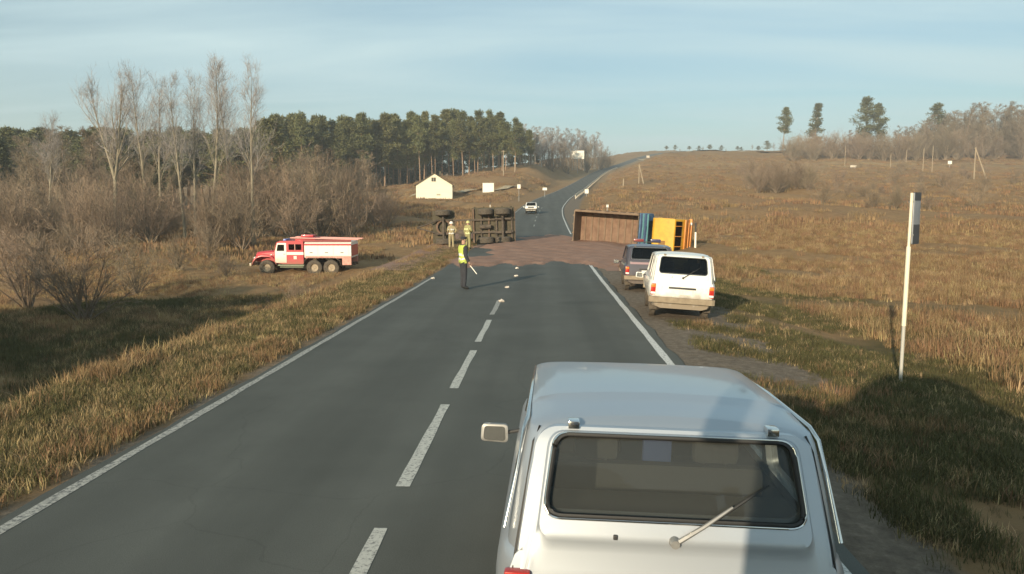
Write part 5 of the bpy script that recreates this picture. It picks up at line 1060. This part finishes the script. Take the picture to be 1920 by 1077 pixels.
for px, y0, Y, lab in ((1665, 288, 280, 'leftmost and shortest pole of the row on the right hillside'), (1694, 282, 285, 'second pole from the left on the right hillside'), (1726, 278, 270, 'third pole from the left on the right hillside, just left of a taller one'), (1743, 274, 268, 'fourth pole from the left on the right hillside, close to the third'), (1580, 274, 330, 'lone thin pole below the tallest skyline pine')):
    pole(lab, px, y0, 0, Y, .15, None, False)
pole('tall pole at the edge of the pine wood right of the house', 944, 282, 0, 235, .15); pole('thin pole left of the stayed birch shrubs at the wood edge', 965, 295, 0, 250, .14, None, False)
def guard_rail():
    ys = list(range(160, 470, 6)); base = [(float(XC(y))+4.6, y, float(ZR(y))) for y in ys]
    t = thing('guard_rail', 'pale steel guard rail along the right side of the climbing road', 'guard rail', base[0]); b0 = Vector(base[0]); G = nmat('galvanised', (.74, .67, .54), (.62, .56, .45), scale=3, rough=.6)
    for k in range(0, len(ys)-1, 4):
        seg = base[k:k+5]; MB().loft([[Vector((x-dx, y, z+dz))-b0 for dx, dz in ((0, .42), (.09, .52), (0, .66), (.09, .80), (0, .92), (.04, .92), (.04, .42))] for x, y, z in seg]).build('rail', G, t)
    for p in base: MB().box(Vector(p)-b0+Vector((.08, 0, .3)), (.10, .10, 1.0)).build('post', G, t)
guard_rail()
def stop_pole():
    Y = 13.3; x = gx(1687, Y); x = at(1687, 735, Y).x; g = H(x, Y); zt = at(1713, 362, Y); t = thing('sign_pole', 'tall thin pole with a narrow grey sign seen edge-on, on the right verge', 'sign', (x, Y, g)); top = Vector((zt.x-x, 0, zt.z-g))
    top.x = .03
    PW_ = nmat('pole_white', (.80, .72, .55), (.72, .63, .47), scale=5, rough=.6); n_ = 4; zs = [0, .30, .62, 1.0]
    MB().tube([(0, 0, -.4), top*.30], .030, 10).build('lower_shaft', nmat('pole_shade_grey', (.42, .41, .37), rough=.6), t, 60); MB().tube([top*.30, top*.72], .037, 10).build('middle_shaft', PW_, t, 60); MB().tube([top*.72, top], .024, 10).build('upper_shaft', PW_, t, 60)  # lower shaft coloured darker for the truck shadow across it
    z0, z1 = top.z*.735, top.z*1.0
    M_ = Matrix.Rotation(R(48), 3, 'Z'); sb = MB().box(Vector((.15+top.x, .12, (z0+z1)/2)), (.36, .025, z1-z0), M=M_, bev=.008).build('sign_plate', nmat('sign_back', (.22, .235, .26), (.28, .29, .31), scale=4, rough=.55, metal=.2), t, 30)
    for z, h_ in ((z1-.06, .14), (z0+.16, .34)): MB().box(Vector((.15+top.x, .12, z)), (.33, .034, h_), M=M_).build('dark_panel', nmat('sign_dark', (.04, .045, .055), rough=.5), sb)
    for z in (z0+.15, z1-.15): MB().box((top.x+.02, .03, z), (.07, .10, .03)).build('bracket', M_STEEL, t)
stop_pole()
def delineator(label, px, Y, y0, y1, blk=True):
    a = on(px, Y); h = max(.7, at(px, y0, Y).z-a.z); t = thing('marker_post', label, 'post', a)
    MB().prism(rpoly([(-.06, -.04), (.06, -.04), (.06, .04), (-.06, .04)], .015, 2), -.2, h*.62, 'z').build('post_body', M_WHITE, t); MB().prism(rpoly([(-.055, -.035), (.055, -.035), (.055, .035), (-.055, .035)], .015, 2), h*.62, h, 'z').build('post_cap', M_BLACKP, t)
delineator('marker post with dark top just right of the overturned yellow cab', 1305, 53.0, 418, 462)
delineator('small pale marker post left of the road, above the overturned trailer', 919, 128, 379, 389)
def cairn(label, px, py, Y, s):
    p = at(px, py, Y); x = p.x; z = max(float(ZR(Y)) if abs(x+1.2) < 3.7 else -9, H(x, Y)); r_ = random.Random(int(px)); bm = bmesh.new(); bmesh.ops.create_icosphere(bm, subdivisions=2, radius=1)
    for v in bm.verts: v.co = Vector((v.co.x*s*1.3, v.co.y*s, v.co.z*s*.8))*(1+r_.uniform(-.38, .38))
    me = bpy.data.meshes.new('fragment'); bm.to_mesh(me); bm.free(); o = mkobj('fragment', me, nmat('pale_fragment', (.66, .60, .52), (.5, .44, .38), scale=8, rough=.8)); o.location = (x, Y, z+s*.35); tag(o, label, 'debris')
for lab, px, py, Y, s in (('pale fragment lying in the middle of the road at the head of the lane dashes', 940, 565, 22.4, .07), ('small pale fragment on the road right of the police officer\'s feet', 951, 537, 26.6, .06), ('pale fragment beyond the police officer near the red spill', 968, 517, 31.2, .06), ('pale stone at the near edge of the red spill', 970, 503, 35.2, .06), ('reddish-white fragment on the red spill by the truck bed', 1062, 455, 52.5, .13), ('pale fragment left of the police officer at the road edge', 812, 521, 30, .06)):
    cairn(lab, px, py, Y, s)
# far tree line over the crest
for i in range(26):
    px = 1150+i*14+rng.uniform(-6, 6); Y = rng.uniform(900, 960); x = gx(px, Y); h = rng.uniform(5, 10) if not 1400 < px else rng.uniform(8, 14)
    plant('far_tree', (PINE if i % 3 else BIRCH)[i % 3], (M_PINEBARK, M_NEEDLE if i % 3 else M_TWIG), (x, Y, H(x, Y)-1), h/20, 'tiny distant tree on the horizon beyond the crest of the road', 'tree', 'distant trees on the horizon', sq=2.0)
# ================================================================== HAZE
def haze():
    x0, x1, y0, y1, z0, z1 = -2400, 2400, -400, 2900, -6, 140
    o = MB().box(((x0+x1)/2, (y0+y1)/2, (z0+z1)/2), (x1-x0, y1-y0, z1-z0)).build('haze', None)
    m = bpy.data.materials.new('haze_air'); m.use_nodes = True; n, l = m.node_tree.nodes, m.node_tree.links; n.remove(n['Principled BSDF'])
    v = n.new('ShaderNodeVolumePrincipled'); v.inputs['Color'].default_value = (.86, .90, .92, 1); v.inputs['Density'].default_value = .0005; v.inputs['Anisotropy'].default_value = .1
    l.new(v.outputs[0], n['Material Output'].inputs['Volume']); o.data.materials.append(m); tag(o, kind='stuff')
haze()
